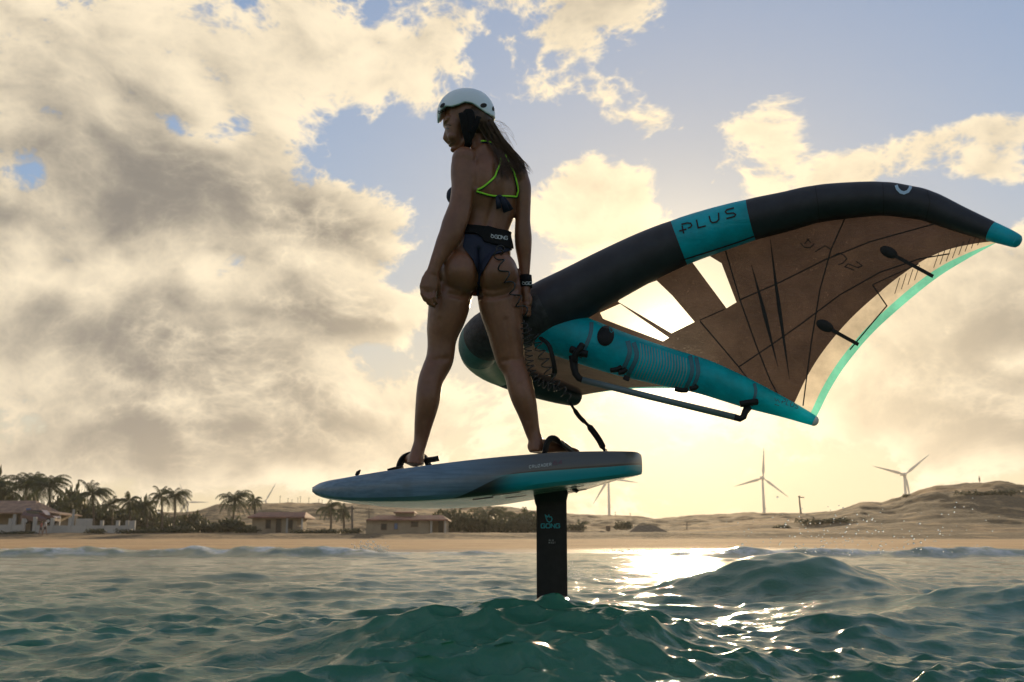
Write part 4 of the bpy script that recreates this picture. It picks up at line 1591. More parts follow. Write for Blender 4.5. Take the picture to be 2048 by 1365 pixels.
# ================================================================== HAND WING
def fabric(name, front, through, k=.5, rough=.6, weave=0.0, scale=260., spark=0.0, sheer=0.0):
    """thin sail cloth: part of the light comes through; optional ripstop grid"""
    m = bpy.data.materials.new(name)
    m.use_nodes = True
    b = NT(m.node_tree)
    m.node_tree.nodes.clear()
    tc = b.n('ShaderNodeTexCoord').outputs['Object']
    n1 = b.noise(tc, 5.0, 6, .65)
    var = b.ss(n1, .25, .75, .70, 1.25)
    if weave:
        wv = b.n('ShaderNodeTexWave', wave_type='BANDS', bands_direction='DIAGONAL', i_Vector=tc, i_Scale=scale * .25)
        w2 = b.n('ShaderNodeTexWave', wave_type='BANDS', bands_direction='Z', i_Vector=tc, i_Scale=scale * .3)
        g = b.m('MULTIPLY', wv.outputs['Fac'], w2.outputs['Fac'])
        var = b.m('MULTIPLY', var, b.ss(g, .1, .8, 1 - weave, 1 + weave))
    if spark:
        ck = b.noise(b.v('ADD', tc, b.v('SCALE', b.noise(tc, 12., 3, .6, True), scale=.25)), 38., 3, .8)
        var = b.m('ADD', var, b.ss(ck, .62, .74, 0, spark))
    d = b.n('ShaderNodeBsdfPrincipled', i_Roughness=rough, i_Base_Color=b.v('SCALE', front, scale=var))
    t = b.n('ShaderNodeBsdfTranslucent', i_Color=b.v('SCALE', through, scale=var))
    bump = b.n('ShaderNodeBump', i_Strength=.5, i_Distance=.012, i_Height=b.noise(b.v('MULTIPLY', tc, (1., 1., 2.2)), 9., 6, .62, dist=.8))
    b.put(d.inputs['Normal'], bump.outputs[0])
    b.put(t.inputs['Normal'], bump.outputs[0])
    mx = b.n('ShaderNodeMixShader', i_0=k, i_1=d.outputs[0], i_2=t.outputs[0])
    if sheer:
        tp = b.n('ShaderNodeBsdfTransparent', i_Color=(.9, .78, .62))
        mx = b.n('ShaderNodeMixShader', i_0=b.m('ADD', b.m('MULTIPLY', var, sheer), b.ss(b.noise(tc, 150., 2, .7), .60, .74, 0, sheer * 3)), i_1=mx.outputs[0], i_2=tp.outputs[0])
    b.n('ShaderNodeOutputMaterial', i_0=mx.outputs[0])
    return m


canopy_m = fabric('canopy_cloth', (.070, .045, .035), (.062, .034, .026), .42, .5, .40, 900., .8, .018)
cream_m = fabric('cream_panel', (.50, .46, .38), (.85, .74, .58), .55)
hem_m = fabric('teal_hem', (.10, .42, .36), (.25, .85, .66), .55)
teal_tube = fabric('teal_bladder_cloth', (.0, .45, .56), (.01, .58, .70), .34, .42)
teal_strut_lit = fabric('sunlit_teal_strut_cloth', (.0, .50, .60), (.03, .85, .98), .48, .42)  # brighter copy of the tube teal, sun glow put into the colour
dark_tube = mat('black_bladder_cloth', (.016, .017, .022), .55, var=.35, vscale=9, bump=.12, bscale=160)
scuffed = mat('scuffed_black_cloth', (.035, .036, .037), .6, var=.6, vscale=26, bump=.35, bscale=140)
gold_lit_in = mat('gold_lit_inner_panel', (.42, .38, .28), .45, var=.2, vscale=10)  # gold light on the tube's inner side put into the colour
seam_m = mat('seam_tape', (.012, .010, .009), .7)
grey_teal = mat('grey_teal_tape', (.05, .15, .19), .6)
window_m = bpy.data.materials.new('clear_window_film')
window_m.use_nodes = True
_b = NT(window_m.node_tree)
window_m.node_tree.nodes.clear()
_t = _b.n('ShaderNodeBsdfTransparent', i_Color=(.96, .93, .86))
_g = _b.n('ShaderNodeBsdfGlossy', i_Color=(.9, .9, .9), i_Roughness=.15)
_d = _b.n('ShaderNodeBsdfTranslucent', i_Color=(.9, .8, .6))
_m1 = _b.n('ShaderNodeMixShader', i_0=.10, i_1=_t.outputs[0], i_2=_d.outputs[0])
_m2 = _b.n('ShaderNodeMixShader', i_0=.04, i_1=_m1.outputs[0], i_2=_g.outputs[0])
_b.n('ShaderNodeOutputMaterial', i_0=_m2.outputs[0])

wing = empty('hand_wing', W(1240, 720, 4.45))

# leading edge tube: px, py, distance, radius in px  (right tip -> centre -> left tip)
LE_R = [(1092, 618, 4.46, 57), (1150, 588, 4.44, 55), (1215, 553, 4.41, 53), (1290, 515, 4.37, 50), (1358, 486, 4.33, 47.5), (1430, 461, 4.28, 45), (1502, 440, 4.22, 42),
        (1570, 424, 4.17, 40), (1630, 409, 4.12, 38), (1700, 401, 4.06, 36), (1764, 398, 4.0, 34), (1808, 403, 3.96, 32.5), (1853, 412, 3.92, 30.5), (1918, 438.5, 3.86, 25.5), (1982, 463, 3.80, 20), (2012, 474, 3.77, 17), (2032, 482, 3.75, 14.5)]
LE_L = [(1092, 618, 4.46, 57), (1050, 638, 4.49, 56), (1005, 659, 4.53, 53), (970, 678, 4.60, 48.5), (960, 700, 4.74, 42), (975, 722, 4.92, 37), (1005, 742, 5.08, 32), (1060, 766, 5.28, 27), (1110, 782, 5.42, 24), (1147, 793, 5.52, 20)]


def le_ring(px, py, Y, r):
    P = W(px, py, Y)
    return P, M(r, P)


def tube_panel(name, pts, material, n=36, cap=(False, False), per=6, smooth_mid=True):
    """one sewn section of an inflated tube, slightly waisted at its seams"""
    P = [le_ring(*p) for p in pts]
    arr = [(*p, r) for p, r in P]
    if len(arr) > 2 and smooth_mid:
        s = spline(arr, (len(arr) - 1) * per + 1)
    else:
        s = np.array([np.array(arr[0]) * (1 - t) + np.array(arr[-1]) * t for t in np.linspace(0, 1, per + 1)]) if len(arr) == 2 else spline(arr, (len(arr) - 1) * per + 1)
    path = [Vector(q[:3]) for q in s]
    rad = [q[3] for q in s]
    rad[0] *= .985
    rad[-1] *= .985
    return path, rad


def build_le():
    parts = []

    def whole(tab, per=8):
        arr = spline([(*W(a, b_, Y), M(r, W(a, b_, Y))) for a, b_, Y, r in tab], (len(tab) - 1) * per + 1)
        return [Vector(q[:3]) for q in arr], [q[3] for q in arr]
    ref = Vector((0.1, -.35, 1))
    per = 8

    full = list(reversed(LE_L))[:-1] + LE_R
    k0 = len(LE_L) - 1                       # index of the centre
    P, R = whole(full, per)

    def rings(i0, i1):
        """rings use the tangent of the whole tube, so neighbouring panels share their seam"""
        vs = []
        for i in range(i0 * per, i1 * per + 1):
            t = (P[min(i + 1, len(P) - 1)] - P[max(i - 1, 0)]).normalized()
            a = (ref - t * ref.dot(t)).normalized()
            c = t.cross(a)
            w = 1 - .014 * (math.exp(-((i - i0 * per) / 1.2) ** 2) + math.exp(-((i - i1 * per) / 1.2) ** 2))
            for k in range(44):
                an = 2 * math.pi * k / 44
                vs.append(P[i] + (a * math.cos(an) + c * math.sin(an)) * R[i] * w)
        return vs

    def sec(name, i0, i1, material, end=0):
        vs = rings(i0, i1)
        n = (i1 - i0) * per + 1
        fs = [(i * 44 + k, i * 44 + (k + 1) % 44, (i + 1) * 44 + (k + 1) % 44, (i + 1) * 44 + k) for i in range(n - 1) for k in range(44)]
        mb = MB().add(vs, fs)
        if end:
            i = i1 * per if end > 0 else i0 * per
            t = (P[i] - P[i - end]).normalized()
            r = R[i] * .985
            mb.tube([P[i], P[i] + t * r * .35, P[i] + t * r * .6, P[i] + t * r * .7], [r, r * .88, r * .55, r * .12], 44, wdir=ref)
        o = mb.build(name, material, wing, True)
        parts.append(o)
        return o
    c = k0
    sec('leading_edge_panel', c, c + 4, dark_tube)
    sec('leading_edge_panel', c + 4, c + 6, teal_tube)
    sec('leading_edge_panel', c + 6, c + 8, dark_tube)
    sec('leading_edge_panel', c + 8, c + 10, dark_tube)
    sec('leading_edge_panel', c + 10, c + 12, dark_tube)
    sec('leading_edge_panel', c + 12, c + 14, dark_tube)
    sec('leading_edge_tip', c + 14, c + 16, teal_tube, 1)
    sec('leading_edge_panel', c - 3, c, scuffed)
    sec('leading_edge_panel', c - 4, c - 3, fabric('worn_teal_panel', (.08, .20, .19), (.05, .3, .28), .15))
    sec('leading_edge_panel', c - 6, c - 4, gold_lit_in)
    sec('leading_edge_tip', c - 9, c - 6, dark_tube, -1)
    return parts


le_parts = build_le()


def le_curve(tab, t):
    s = spline([(*W(a, b_, Y), M(r, W(a, b_, Y))) for a, b_, Y, r in tab], 121)
    return s


# strut
STRUT = [(1088, 652, 4.50, 48), (1150, 676, 4.48, 47), (1237, 707, 4.46, 43.5), (1320, 731, 4.44, 39), (1400, 752, 4.42, 35.5), (1455, 772, 4.41, 32), (1503, 791, 4.40, 28), (1570, 817, 4.38, 19), (1610, 834, 4.37, 13.5), (1628, 842, 4.36, 10.5)]


def build_strut():
    path, rad = tube_panel('strut', STRUT, teal_tube, per=7)
    t = (path[-1] - path[-2]).normalized()
    r = rad[-1]
    o = MB().tube(path, rad, 40, wdir=(0, -.5, 1)).build('strut', teal_strut_lit, wing, True)
    cap = MB().tube([path[-1], path[-1] + t * r * .4, path[-1] + t * r * .75, path[-1] + t * r * .9], [r * 1.03, r * .95, r * .6, r * .12], 24).build('end_cap', mat('white_cap', (.62, .6, .58), .5), o, True)
    return o, path


strut, strut_path = build_strut()


# canopy halves: u = 0 at the strut ... 1 at the tip, v = 0 at the leading edge ... 1 at the trailing edge
def canopy_half(le_tab, te_pts, rows, bulge_dir, bulge, hem):
    nu = rows
    s_le = spline([(*W(a, b_, Y), M(r, W(a, b_, Y))) for a, b_, Y, r in le_tab], nu)
    s_te = spline([tuple(W(*p)) for p in te_pts], nu)
    nv = 64
    # arc length resampling of both edges
    def resample(s):
        d = np.concatenate([[0], np.cumsum(np.linalg.norm(np.diff(s[:, :3], axis=0), axis=1))])
        q = np.linspace(0, d[-1], nu)
        return np.stack([np.interp(q, d, s[:, k]) for k in range(s.shape[1])], 1)
    s_le, s_te = resample(s_le), resample(s_te)
    G = np.zeros((nu, nv, 3))
    vv = np.zeros((nu, nv))
    for i in range(nu):
        u = i / (nu - 1)
        w1, w2 = hem(u)
        vb = np.concatenate([np.linspace(0, 1 - w1 - w2, nv - 12), np.linspace(1 - w1 - w2, 1 - w2, 8)[1:], np.linspace(1 - w2, 1, 6)[1:]])
        a, c = s_le[i, :3], s_te[i, :3]
        ch = np.linalg.norm(c - a)
        for j in range(nv):
            v = vb[j]
            camber = 4 * (v ** .75) * (1 - v ** .75) * bulge * ch * (.35 + .65 * math.sin(math.pi * min(1, u * .85 + .12)))
            G[i, j] = a * (1 - v) + c * v + np.array(bulge_dir) * camber
            vv[i, j] = v
    return G, nv


def cut_by_polygon(bm, poly_px, Y=4.3):
    """cut along the sight planes of a convex outline so that panels get clean edges"""
    n = len(poly_px)
    for i in range(n):
        a, c = W(*poly_px[i], 4.0), W(*poly_px[(i + 1) % n], 4.0)
        nr = (a - CAM).cross(c - CAM).normalized()
        # only faces near the outline
        geom = bm.verts[:] + bm.edges[:] + bm.faces[:]
        bmesh.ops.bisect_plane(bm, geom=geom, plane_co=CAM, plane_no=nr, dist=1e-6)


def inside_convex(pts, poly):
    res = None
    n = len(poly)
    sgn = np.zeros((len(pts), n))
    for i in range(n):
        ax, ay = poly[i]
        bx, by = poly[(i + 1) % n]
        sgn[:, i] = (bx - ax) * (pts[:, 1] - ay) - (by - ay) * (pts[:, 0] - ax)
    return (sgn >= 0).all(1) | (sgn <= 0).all(1)


WIN_BIG = [(1318, 560), (1345, 592), (1396, 641), (1343, 667), (1236, 604), (1248, 585)]
WIN_SMALL = [(1384, 524), (1420, 513), (1443, 527), (1473, 605), (1453, 617)]
WIN_LOW = [(1240, 608), (1338, 676), (1326, 683), (1250, 655), (1206, 638), (1200, 626)]


def build_canopy():
    te_r = [(1630, 838, 4.36), (1637, 826, 4.36), (1661, 778, 4.32), (1692, 730, 4.27), (1740, 672, 4.19), (1800, 616, 4.08), (1870, 559, 3.97), (1935, 518, 3.87), (2000, 482, 3.79)]
    hem_r = lambda u: (.060 + .06 * u + .12 * u ** 4, .022 + .034 * u + .09 * u ** 4)
    G, nv = canopy_half(LE_R, te_r, 110, (0.05, .75, .55), .07, hem_r)
    nu = G.shape[0]
    bm = bmesh.new()
    V = [[bm.verts.new(G[i, j]) for j in range(nv)] for i in range(nu)]
    lay = bm.faces.layers.int.new('zone')
    for i in range(nu - 1):
        for j in range(nv - 1):
            f = bm.faces.new((V[i][j], V[i + 1][j], V[i + 1][j + 1], V[i][j + 1]))
            f[lay] = 2 if j >= nv - 6 else (1 if j >= nv - 13 else 0)
            f.smooth = True
    for poly in (WIN_BIG, WIN_SMALL, WIN_LOW):
        cut_by_polygon(bm, poly)
    fl = bm.faces[:]
    cen = PX(np.array([tuple(f.calc_center_median()) for f in fl]))
    for poly, z in ((WIN_BIG, 3), (WIN_SMALL, 4), (WIN_LOW, 5)):
        for f, ok in zip(fl, inside_convex(cen, poly)):
            if ok and f[lay] == 0:
                f[lay] = z
    made = {}
    for z, nm, mt in ((0, 'canopy', canopy_m), (1, 'trailing_edge_panel', cream_m), (2, 'trailing_edge_hem', hem_m), (3, 'window', window_m), (4, 'window', window_m), (5, 'window', window_m)):
        b2 = bm.copy()
        l2 = b2.faces.layers.int['zone']
        bmesh.ops.delete(b2, geom=[f for f in b2.faces if f[l2] != z], context='FACES')
        me = bpy.data.meshes.new(nm)
        b2.to_mesh(me)
        b2.free()
        me.materials.append(mt)
        o = bpy.data.objects.new(nm, me)
        COL.objects.link(o)
        attach(o, wing)
        made[z] = o
    bm.free()
    # left half, seen almost edge on
    te_l = [(1630, 838, 4.36), (1560, 815, 4.52), (1480, 793, 4.72), (1410, 781, 4.90), (1350, 777, 5.05), (1262, 778, 5.28), (1200, 785, 5.42), (1163, 791, 5.50)]
    hem_l = lambda u: (.004, .05)
    le_l = [(a, b_ + 2, Y, r) for a, b_, Y, r in LE_L]
    G, nv = canopy_half(le_l, te_l, 80, (0.1, .3, .85), .05, hem_l)
    nu = G.shape[0]
    for nm, mt, j0, j1 in (('canopy', canopy_m, 0, nv - 6), ('trailing_edge_hem', hem_m, nv - 6, nv - 1)):
        vs = [tuple(G[i, j]) for i in range(nu) for j in range(j0, j1 + 1)]
        k = j1 - j0 + 1
        fs = [(i * k + j, (i + 1) * k + j, (i + 1) * k + j + 1, i * k + j + 1) for i in range(nu - 1) for j in range(k - 1)]
        mesh_obj(nm, vs, fs, mt, wing, True)
    return made


canopy = build_canopy()
can_t = Target([canopy[0], canopy[1], canopy[2]])
le_t = Target(le_parts)
strut_t = Target([strut])

# seams, battens and print on the canopy
for nm, st in (
    ('seam', [[(1451, 502), (1480, 600), (1512, 690), (1540, 760), (1560, 798)]]),
    ('seam', [[(1690, 437), (1662, 500), (1640, 580), (1622, 690), (1606, 812)]]),
    ('seam', [[(1400, 643), (1440, 690), (1478, 735), (1500, 764)]]),
    ('seam', [[(1478, 734), (1540, 692), (1600, 650), (1680, 590), (1760, 545), (1840, 518), (1900, 508)]]),
    ('seam', [[(1399, 641), (1449, 619)]]),
    ('seam', [[(1478, 601), (1560, 565), (1650, 520), (1740, 484), (1870, 448)]]),
    ('seam', [[(1745, 570), (1774, 612), (1740, 652), (1700, 700)]]),
    ('seam', [[(1745, 570), (1800, 545), (1838, 528)]]),
):
    lay_strokes(MB(), [(p, 2.6 if len(p) > 3 else 2.0, False) for p in st], can_t, -.0015 + .004, 8).build(nm, seam_m, canopy[0])
for p in ([(1503, 530), (1522, 600), (1556, 735)], [(1541, 480), (1552, 570), (1579, 758)]):
    lay_strokes(MB(), [(p, (1.0, 8.0, .8), False)], can_t, .004, 6).build('batten', seam_m, canopy[0])
for x, y in [(1790 + k * 13.2, 588 - k * 9.0) for k in range(4)] + [(1868 + k * 12.5, 536 - k * 6.4) for k in range(10)]:
    lay_strokes(MB(), [([(x + 10, y - 32 + (x - 1790) * .04), (x, y)], 1.4, False)], can_t, .004, 4).build('printed_line', seam_m, canopy[0])
# faint word seen through the cloth, mirrored
strk = [([(1614, 478), (1622, 486)], 2, False), ([(1609, 488), (1618, 478)], 2, False), ([(1601, 486), (1609, 495), (1620, 496), (1629, 488)], 2, False),
        ([(1630, 504), (1650, 492), (1662, 499)], 2, False), ([(1667, 512), (1678, 507), (1688, 511), (1694, 518), (1686, 527), (1677, 530)], 2, False),
        ([(1709, 541), (1690, 534), (1697, 528), (1716, 536), (1725, 532), (1712, 523)], 2, False)]
for st in strk:
    lay_strokes(MB(), [st], can_t, .004, 3).build('lettering', seam_m, canopy[0])
# trailing edge batten pockets: a round patch and a stick
for (a, c), w in ((((1640, 647), (1722, 692)), 10), (((1768, 500), (1872, 556)), 10)):
    lay_strokes(MB(), [([a, c], w * .75, False)], can_t, .006, 5).build('batten_pocket', seam_m, canopy[0])
    lay_disc(MB(), a[0] + 10, a[1] + 5, 19, 11, .45, can_t, .005, bulge=.006).build('batten_patch', seam_m, canopy[0])

# lettering and emblem on the leading edge
k = 1 / 4.55
def c6(pts):
    return [(1280 + x * k, 340 + y * k) for x, y in pts]
plus = [(c6([(378, 500), (430, 488), (462, 490), (472, 508), (462, 524), (436, 534)]), 3.0, False), (c6([(384, 512), (398, 582)]), 3.0, False), (c6([(358, 560), (424, 542)]), 3.0, False),
        (c6([(515, 458), (530, 530), (600, 512)]), 3.0, False),
        (c6([(630, 424), (642, 470), (660, 484), (698, 476), (718, 455), (716, 394)]), 3.0, False),
        (c6([(857, 350), (790, 368), (778, 386), (792, 402), (850, 396), (870, 408), (862, 426), (786, 446)]), 3.0, False)]
lay_strokes(MB(), plus, le_t, .003, 3).build('lettering', seam_m, le_parts[1])
lay_strokes(MB(), [(c6([(372, 822), (640, 738), (900, 652), (1036, 602)]), 2.6, False)], le_t, .003, 5).build('seam', seam_m, le_parts[1])
lay_strokes(MB(), [([(1792, 372), (1795, 379), (1801, 385), (1808, 387), (1816, 384), (1820, 378), (1821, 374)], 6.0, False)], le_t, .003, 2).build('emblem', mat('pale_blue_print', (.40, .55, .68), .5), le_parts[4])
for p in ([(1630, 372), (1636, 408), (1639, 445)], [(1765, 364), (1768, 398), (1767, 430)], [(1853, 378), (1860, 405), (1852, 440)]):
    lay_strokes(MB(), [(p, 1.4, False)], le_t, .002, 4).build('seam', seam_m, le_parts[3])

# strut print: bands, contour stripes, pad, valve cap, lettering
for p, w in (([(1183, 640), (1180, 672), (1160, 715)], 8), ([(1255, 683), (1259, 708), (1243, 746)], 9), ([(1267, 686), (1273, 714), (1256, 751)], 9), ([(1380, 712), (1384, 745), (1369, 783)], 8), ([(1392, 716), (1396, 748), (1381, 786)], 8), ([(1508, 768), (1511, 786), (1503, 812)], 6)):
    lay_strokes(MB(), [(spline(p, 12).tolist(), w, False)], strut_t, .003, 4).build('band', grey_teal, strut)
for i in range(17):
    t = i / 16
    a, c = (lerp(1280, 1372, t), lerp(688, 718, t)), (lerp(1268, 1358, t), lerp(752, 782, t))
    mid = ((a[0] + c[0]) / 2 + 2.5 * 3, (a[1] + c[1]) / 2 - 2)
    lay_strokes(MB(), [(spline([a, mid, c], 10).tolist(), 1.3, False)], strut_t, .003, 4).build('stripe', mat('pale_stripe', (.30, .42, .42), .6), strut)
lay_disc(MB(), 1211, 673, 17, 20, .2, strut_t, .004, bulge=.012).build('valve_cover', black_rubber, strut)
lay_strokes(MB(), [([(1217, 661), (1221, 663), (1224, 668), (1221, 671), (1218, 667)], 1.3, True)], strut_t, .019, 2).build('emblem', teal_print, strut)
lay_strokes(MB(), text_strokes('PLUS', (1562, 806.5), (8.2, 3.0), (3.0, -8.0), 1.3, gap=.35), strut_t, .003, 2).build('lettering', grey_teal, strut)
lay_strokes(MB(), [([(1549, 797), (1552, 803), (1555, 800), (1559, 806)], 1.2, False), ([(1549, 809), (1558, 812)], 1.2, False)], strut_t, .003, 2).build('lettering', grey_teal, strut)

# bolts of dark webbing that carry the boom, and the boom itself
def bracket(pts, w, name='boom_bracket'):
    P = [W(*p) for p in pts]
    s = spline([tuple(p) for p in P], 14)
    return MB().tube([Vector(q) for q in s], [(w, w * .75)] * 14, 12, wdir=(0, 1, 0)).build(name, black_rubber, wing, True)


bracket([(1142, 699, 4.36), (1160, 706, 4.345), (1175, 709, 4.34)], .022)
bracket([(1165, 690, 4.335), (1158, 700, 4.33), (1150, 712, 4.34), (1150, 722, 4.35)], .020)
MB().tube([W(1146, 712, 4.36), W(1148, 735, 4.36), W(1151, 748, 4.36), W(1158, 757, 4.36), W(1166, 761, 4.36)], [.020, .017, .016, .0145, .0135], 14).build('boom_arm', black_rubber, wing, True)
MB().tube([W(1164, 760, 4.36), W(1300, 794, 4.345), W(1470, 835, 4.33)], [.0145, .0145, .0145], 16).build('boom_bar', mat('boom_tube', (.12, .16, .17), .45, var=.1), wing, True)
MB().tube([W(1468, 834.5, 4.33), W(1480, 838, 4.33), W(1487, 834, 4.33), W(1490, 825, 4.33), W(1496, 815, 4.34)], [.0150, .0145, .0145, .0145, .018], 14).build('boom_arm', black_rubber, wing, True)
bracket([(1480, 809, 4.325), (1496, 806, 4.32), (1514, 804, 4.325)], .019)
for pts in ([(1221, 741, 4.335), (1232, 740, 4.33), (1243, 735, 4.33)], [(1237, 746, 4.33), (1246, 744, 4.33), (1252, 738, 4.33)], [(1350, 778, 4.335), (1362, 781, 4.33), (1374, 781, 4.335)], [(1380, 778, 4.33), (1390, 776, 4.33), (1394, 772, 4.33)]):
    bracket(pts, .015, 'webbing_tab')
MB().box(W(1253, 757, 4.34), (.028, .01, .022), Matrix.Rotation(.4, 3, 'Y')).build('webbing_tab', black_rubber, wing)
# soft front handle
hp = [(1083, 678, 4.36), (1097, 690, 4.31), (1105, 715, 4.31), (1109, 740, 4.33), (1107, 752, 4.37)]
s_ = spline([tuple(W(*p)) for p in hp], 18)
MB().tube([Vector(q) for q in s_], [(.016, .009)] * 18, 10, wdir=(.5, 1, 0)).build('handle', black_rubber, wing, True)
# grip handle on the leading edge, in the hand
hp = [(1046, 588, 4.36), (1054, 600, 4.33), (1056, 612, 4.325), (1054, 626, 4.33), (1046, 640, 4.37)]
s_ = spline([tuple(W(*p)) for p in hp], 16)
MB().tube([Vector(q) for q in s_], [.013] * 16, 12).build('handle', black_rubber, wing, True)

# ================================================================== RIDER
def skin_material():
    m = bpy.data.materials.new('wet_tanned_skin')
    m.use_nodes = True
    b = NT(m.node_tree)
    p = m.node_tree.nodes['Principled BSDF']
    tc = b.n('ShaderNodeTexCoord').outputs['Object']
    n1 = b.noise(tc, 7.0, 4, .6)
    n2 = b.noise(tc, 60.0, 3, .6)
    c = b.mix(b.ss(n1, .3, .7), (.165, .066, .028), (.225, .092, .041))
    c = b.mix(b.ss(n2, .35, .75, 0, .25), c, (.13, .05, .028))
    b.put(p.inputs['Base Color'], c)
    b.put(p.inputs['Roughness'], b.ss(n2, .3, .7, .36, .52))
    p.inputs['Coat Weight'].default_value = .12
    p.inputs['Coat Roughness'].default_value = .28
    p.inputs['Subsurface Weight'].default_value = .12
    p.inputs['Subsurface Radius'].default_value = (.012, .004, .002)
    p.inputs['Subsurface Scale'].default_value = 1.0
    bump = b.n('ShaderNodeBump', i_Strength=.12, i_Distance=.004, i_Height=b.noise(tc, 190., 3, .6))
    b.put(p.inputs['Normal'], bump.outputs[0])
    return m


skin_m = skin_material()
YB = 4.26
person = empty('person', W(955, 930, YB))


def edge_sec(rows, yaw=0.0, ratio=1.0):
    """rows: (py, left edge px, right edge px, distance, depth ratio[, yaw]) -> lists for MB.tube"""
    pts, rs, wd = [], [], []
    for r in rows:
        py, xl, xr, Y, dr = r[:5]
        yw = math.radians(r[5] if len(r) > 5 else yaw)
        P = W((xl + xr) / 2, py, Y)
        hw = M((xr - xl) / 2, P)
        d = hw * dr
        # half width seen under the turn yw: sqrt((w cos)^2 + (d sin)^2) = hw
        w = hw if abs(yw) < 1e-3 else math.sqrt(max(1e-6, hw * hw - (d * math.sin(yw)) ** 2)) / math.cos(yw)
        pts.append(P)
        rs.append((w, d))
        wd.append((math.cos(yw), math.sin(yw), 0))
    return pts, rs, wd


def build_body():
    mb = MB()

    def limb(rows, n=20, per=4, **kw):
        arr = spline([(*r, 0.0)[:6] if len(r) == 5 else r for r in rows], (len(rows) - 1) * per + 1)
        p, r, w = edge_sec([tuple(q) for q in arr])
        mb.tube(p, r, n, wdir=w, **kw)

    # legs: read along both silhouettes
    limb([(540, 868, 952, 4.27, .95), (575, 861, 948, 4.26, 1.0), (600, 857.5, 942, 4.25, 1.02), (618, 856, 938, 4.25, 1.02), (640, 854, 930, 4.25, 1.03), (662, 853, 920, 4.25, 1.04), (684, 854.5, 912.5, 4.25, 1.02),
          (703, 854, 910, 4.25, .98), (722, 850.5, 906.5, 4.25, .98), (739, 844, 897.5, 4.245, 1.0), (757, 837.5, 888, 4.235, 1.06), (774, 834, 884, 4.23, 1.12), (797, 831.5, 881, 4.225, 1.14), (820, 830, 875, 4.225, 1.1), (844, 828.6, 867, 4.23, 1.08),
          (867, 828, 860, 4.235, 1.1), (885, 827, 854.5, 4.235, 1.15), (902, 822, 849.5, 4.235, 1.3), (918, 816, 848.5, 4.235, 1.45), (930, 813, 848, 4.235, 1.5)])
    limb([(540, 953, 1036, 4.27, .95), (570, 953, 1041, 4.26, 1.0), (596, 955, 1043.5, 4.25, 1.0), (618, 959, 1045, 4.25, 1.0), (640, 966, 1046, 4.25, 1.02), (662, 974, 1047, 4.25, 1.04), (684, 980, 1048, 4.25, 1.02),
          (703, 986, 1048.5, 4.25, .98), (720, 992, 1050, 4.25, .97), (739, 1004, 1056, 4.245, 1.0), (757, 1010.5, 1062.5, 4.235, 1.06), (774, 1014.5, 1066.5, 4.23, 1.12), (797, 1022, 1072, 4.225, 1.14), (820, 1032.5, 1075.5, 4.225, 1.1), (844, 1042.5, 1078, 4.23, 1.08),
          (863, 1049.5, 1080.5, 4.235, 1.1), (879, 1056, 1085, 4.235, 1.2), (892, 1057.5, 1089, 4.235, 1.3), (905, 1058, 1090, 4.235, 1.35)])
    # feet
    def foot(pts, rs):
        P = [W(*p) for p in pts]
        mb.tube(P, rs, 16, wdir=(0.0, .3, 1), round_end=True)
    foot([(1068, 893, 4.235), (1080, 893, 4.25), (1096, 895, 4.28), (1114, 899, 4.32), (1130, 902, 4.35), (1142, 904, 4.37)],
         [(.030, .030), (.033, .033), (.029, .040), (.021, .044), (.015, .044), (.011, .040)])
    foot([(832, 920, 4.22), (829, 919, 4.27), (826, 920, 4.34), (824, 922, 4.40), (823, 924, 4.46)],
         [(.030, .030), (.033, .035), (.026, .042), (.018, .046), (.012, .042)])
    # trunk
    limb([(585, 880, 1030, 4.27, .50, 6), (565, 872, 1040, 4.27, .58, 6), (545, 868, 1037, 4.27, .62, 8), (525, 872, 1034, 4.27, .66, 10), (505, 884, 1030, 4.265, .68, 12), (485, 905, 1024, 4.26, .70, 15), (463, 921, 1017, 4.255, .72, 18), (445, 924, 1021, 4.255, .72, 22), (425, 922, 1029, 4.255, .70, 25),
          (403, 916, 1034.5, 4.25, .70, 28), (380, 912, 1039, 4.24, .70, 30), (358, 912, 1044, 4.235, .66, 30), (338, 914, 1040, 4.23, .60, 30), (322, 922, 1026, 4.225, .55, 30), (308, 934, 1006, 4.22, .6, 30), (298, 940, 990, 4.22, .8, 30)], n=28)
    # bust seen past the arm, rib cage, shoulder blades
    mb.ball(W(912, 392, 4.30), (M(17, W(912, 392, 4.30)),) * 3)
    mb.ball(W(958, 350, 4.165), (.050, .030, .075), Matrix.Rotation(.3, 3, 'Z') @ Matrix.Rotation(.2, 3, 'Y'))
    mb.ball(W(1018, 357, 4.235), (.048, .030, .070), Matrix.Rotation(.5, 3, 'Z') @ Matrix.Rotation(-.2, 3, 'Y'))
    # trapezius to neck
    limb([(322, 930, 1015, 4.225, .55, 30), (306, 938, 996, 4.22, .7, 30), (292, 940, 982, 4.22, .85, 25), (276, 936, 976, 4.225, 1.0, 10), (258, 930, 972, 4.23, 1.0, 0)])
    # seat
    for px, py, rx, ry, sgn in ((996, 549, 41, 47, 1), (919, 546, 42, 47, -1)):
        P = W(px, py, 4.205)
        mb.ball(P, (M(rx - 1, P), .094, M(ry - 1, P)), Matrix.Rotation(sgn * .12, 3, 'Y'), 24, 16)
    # left arm, hanging in front of the trunk, bent a little
    mb.ball(W(929, 320, 4.17), (.058, .060, .058))
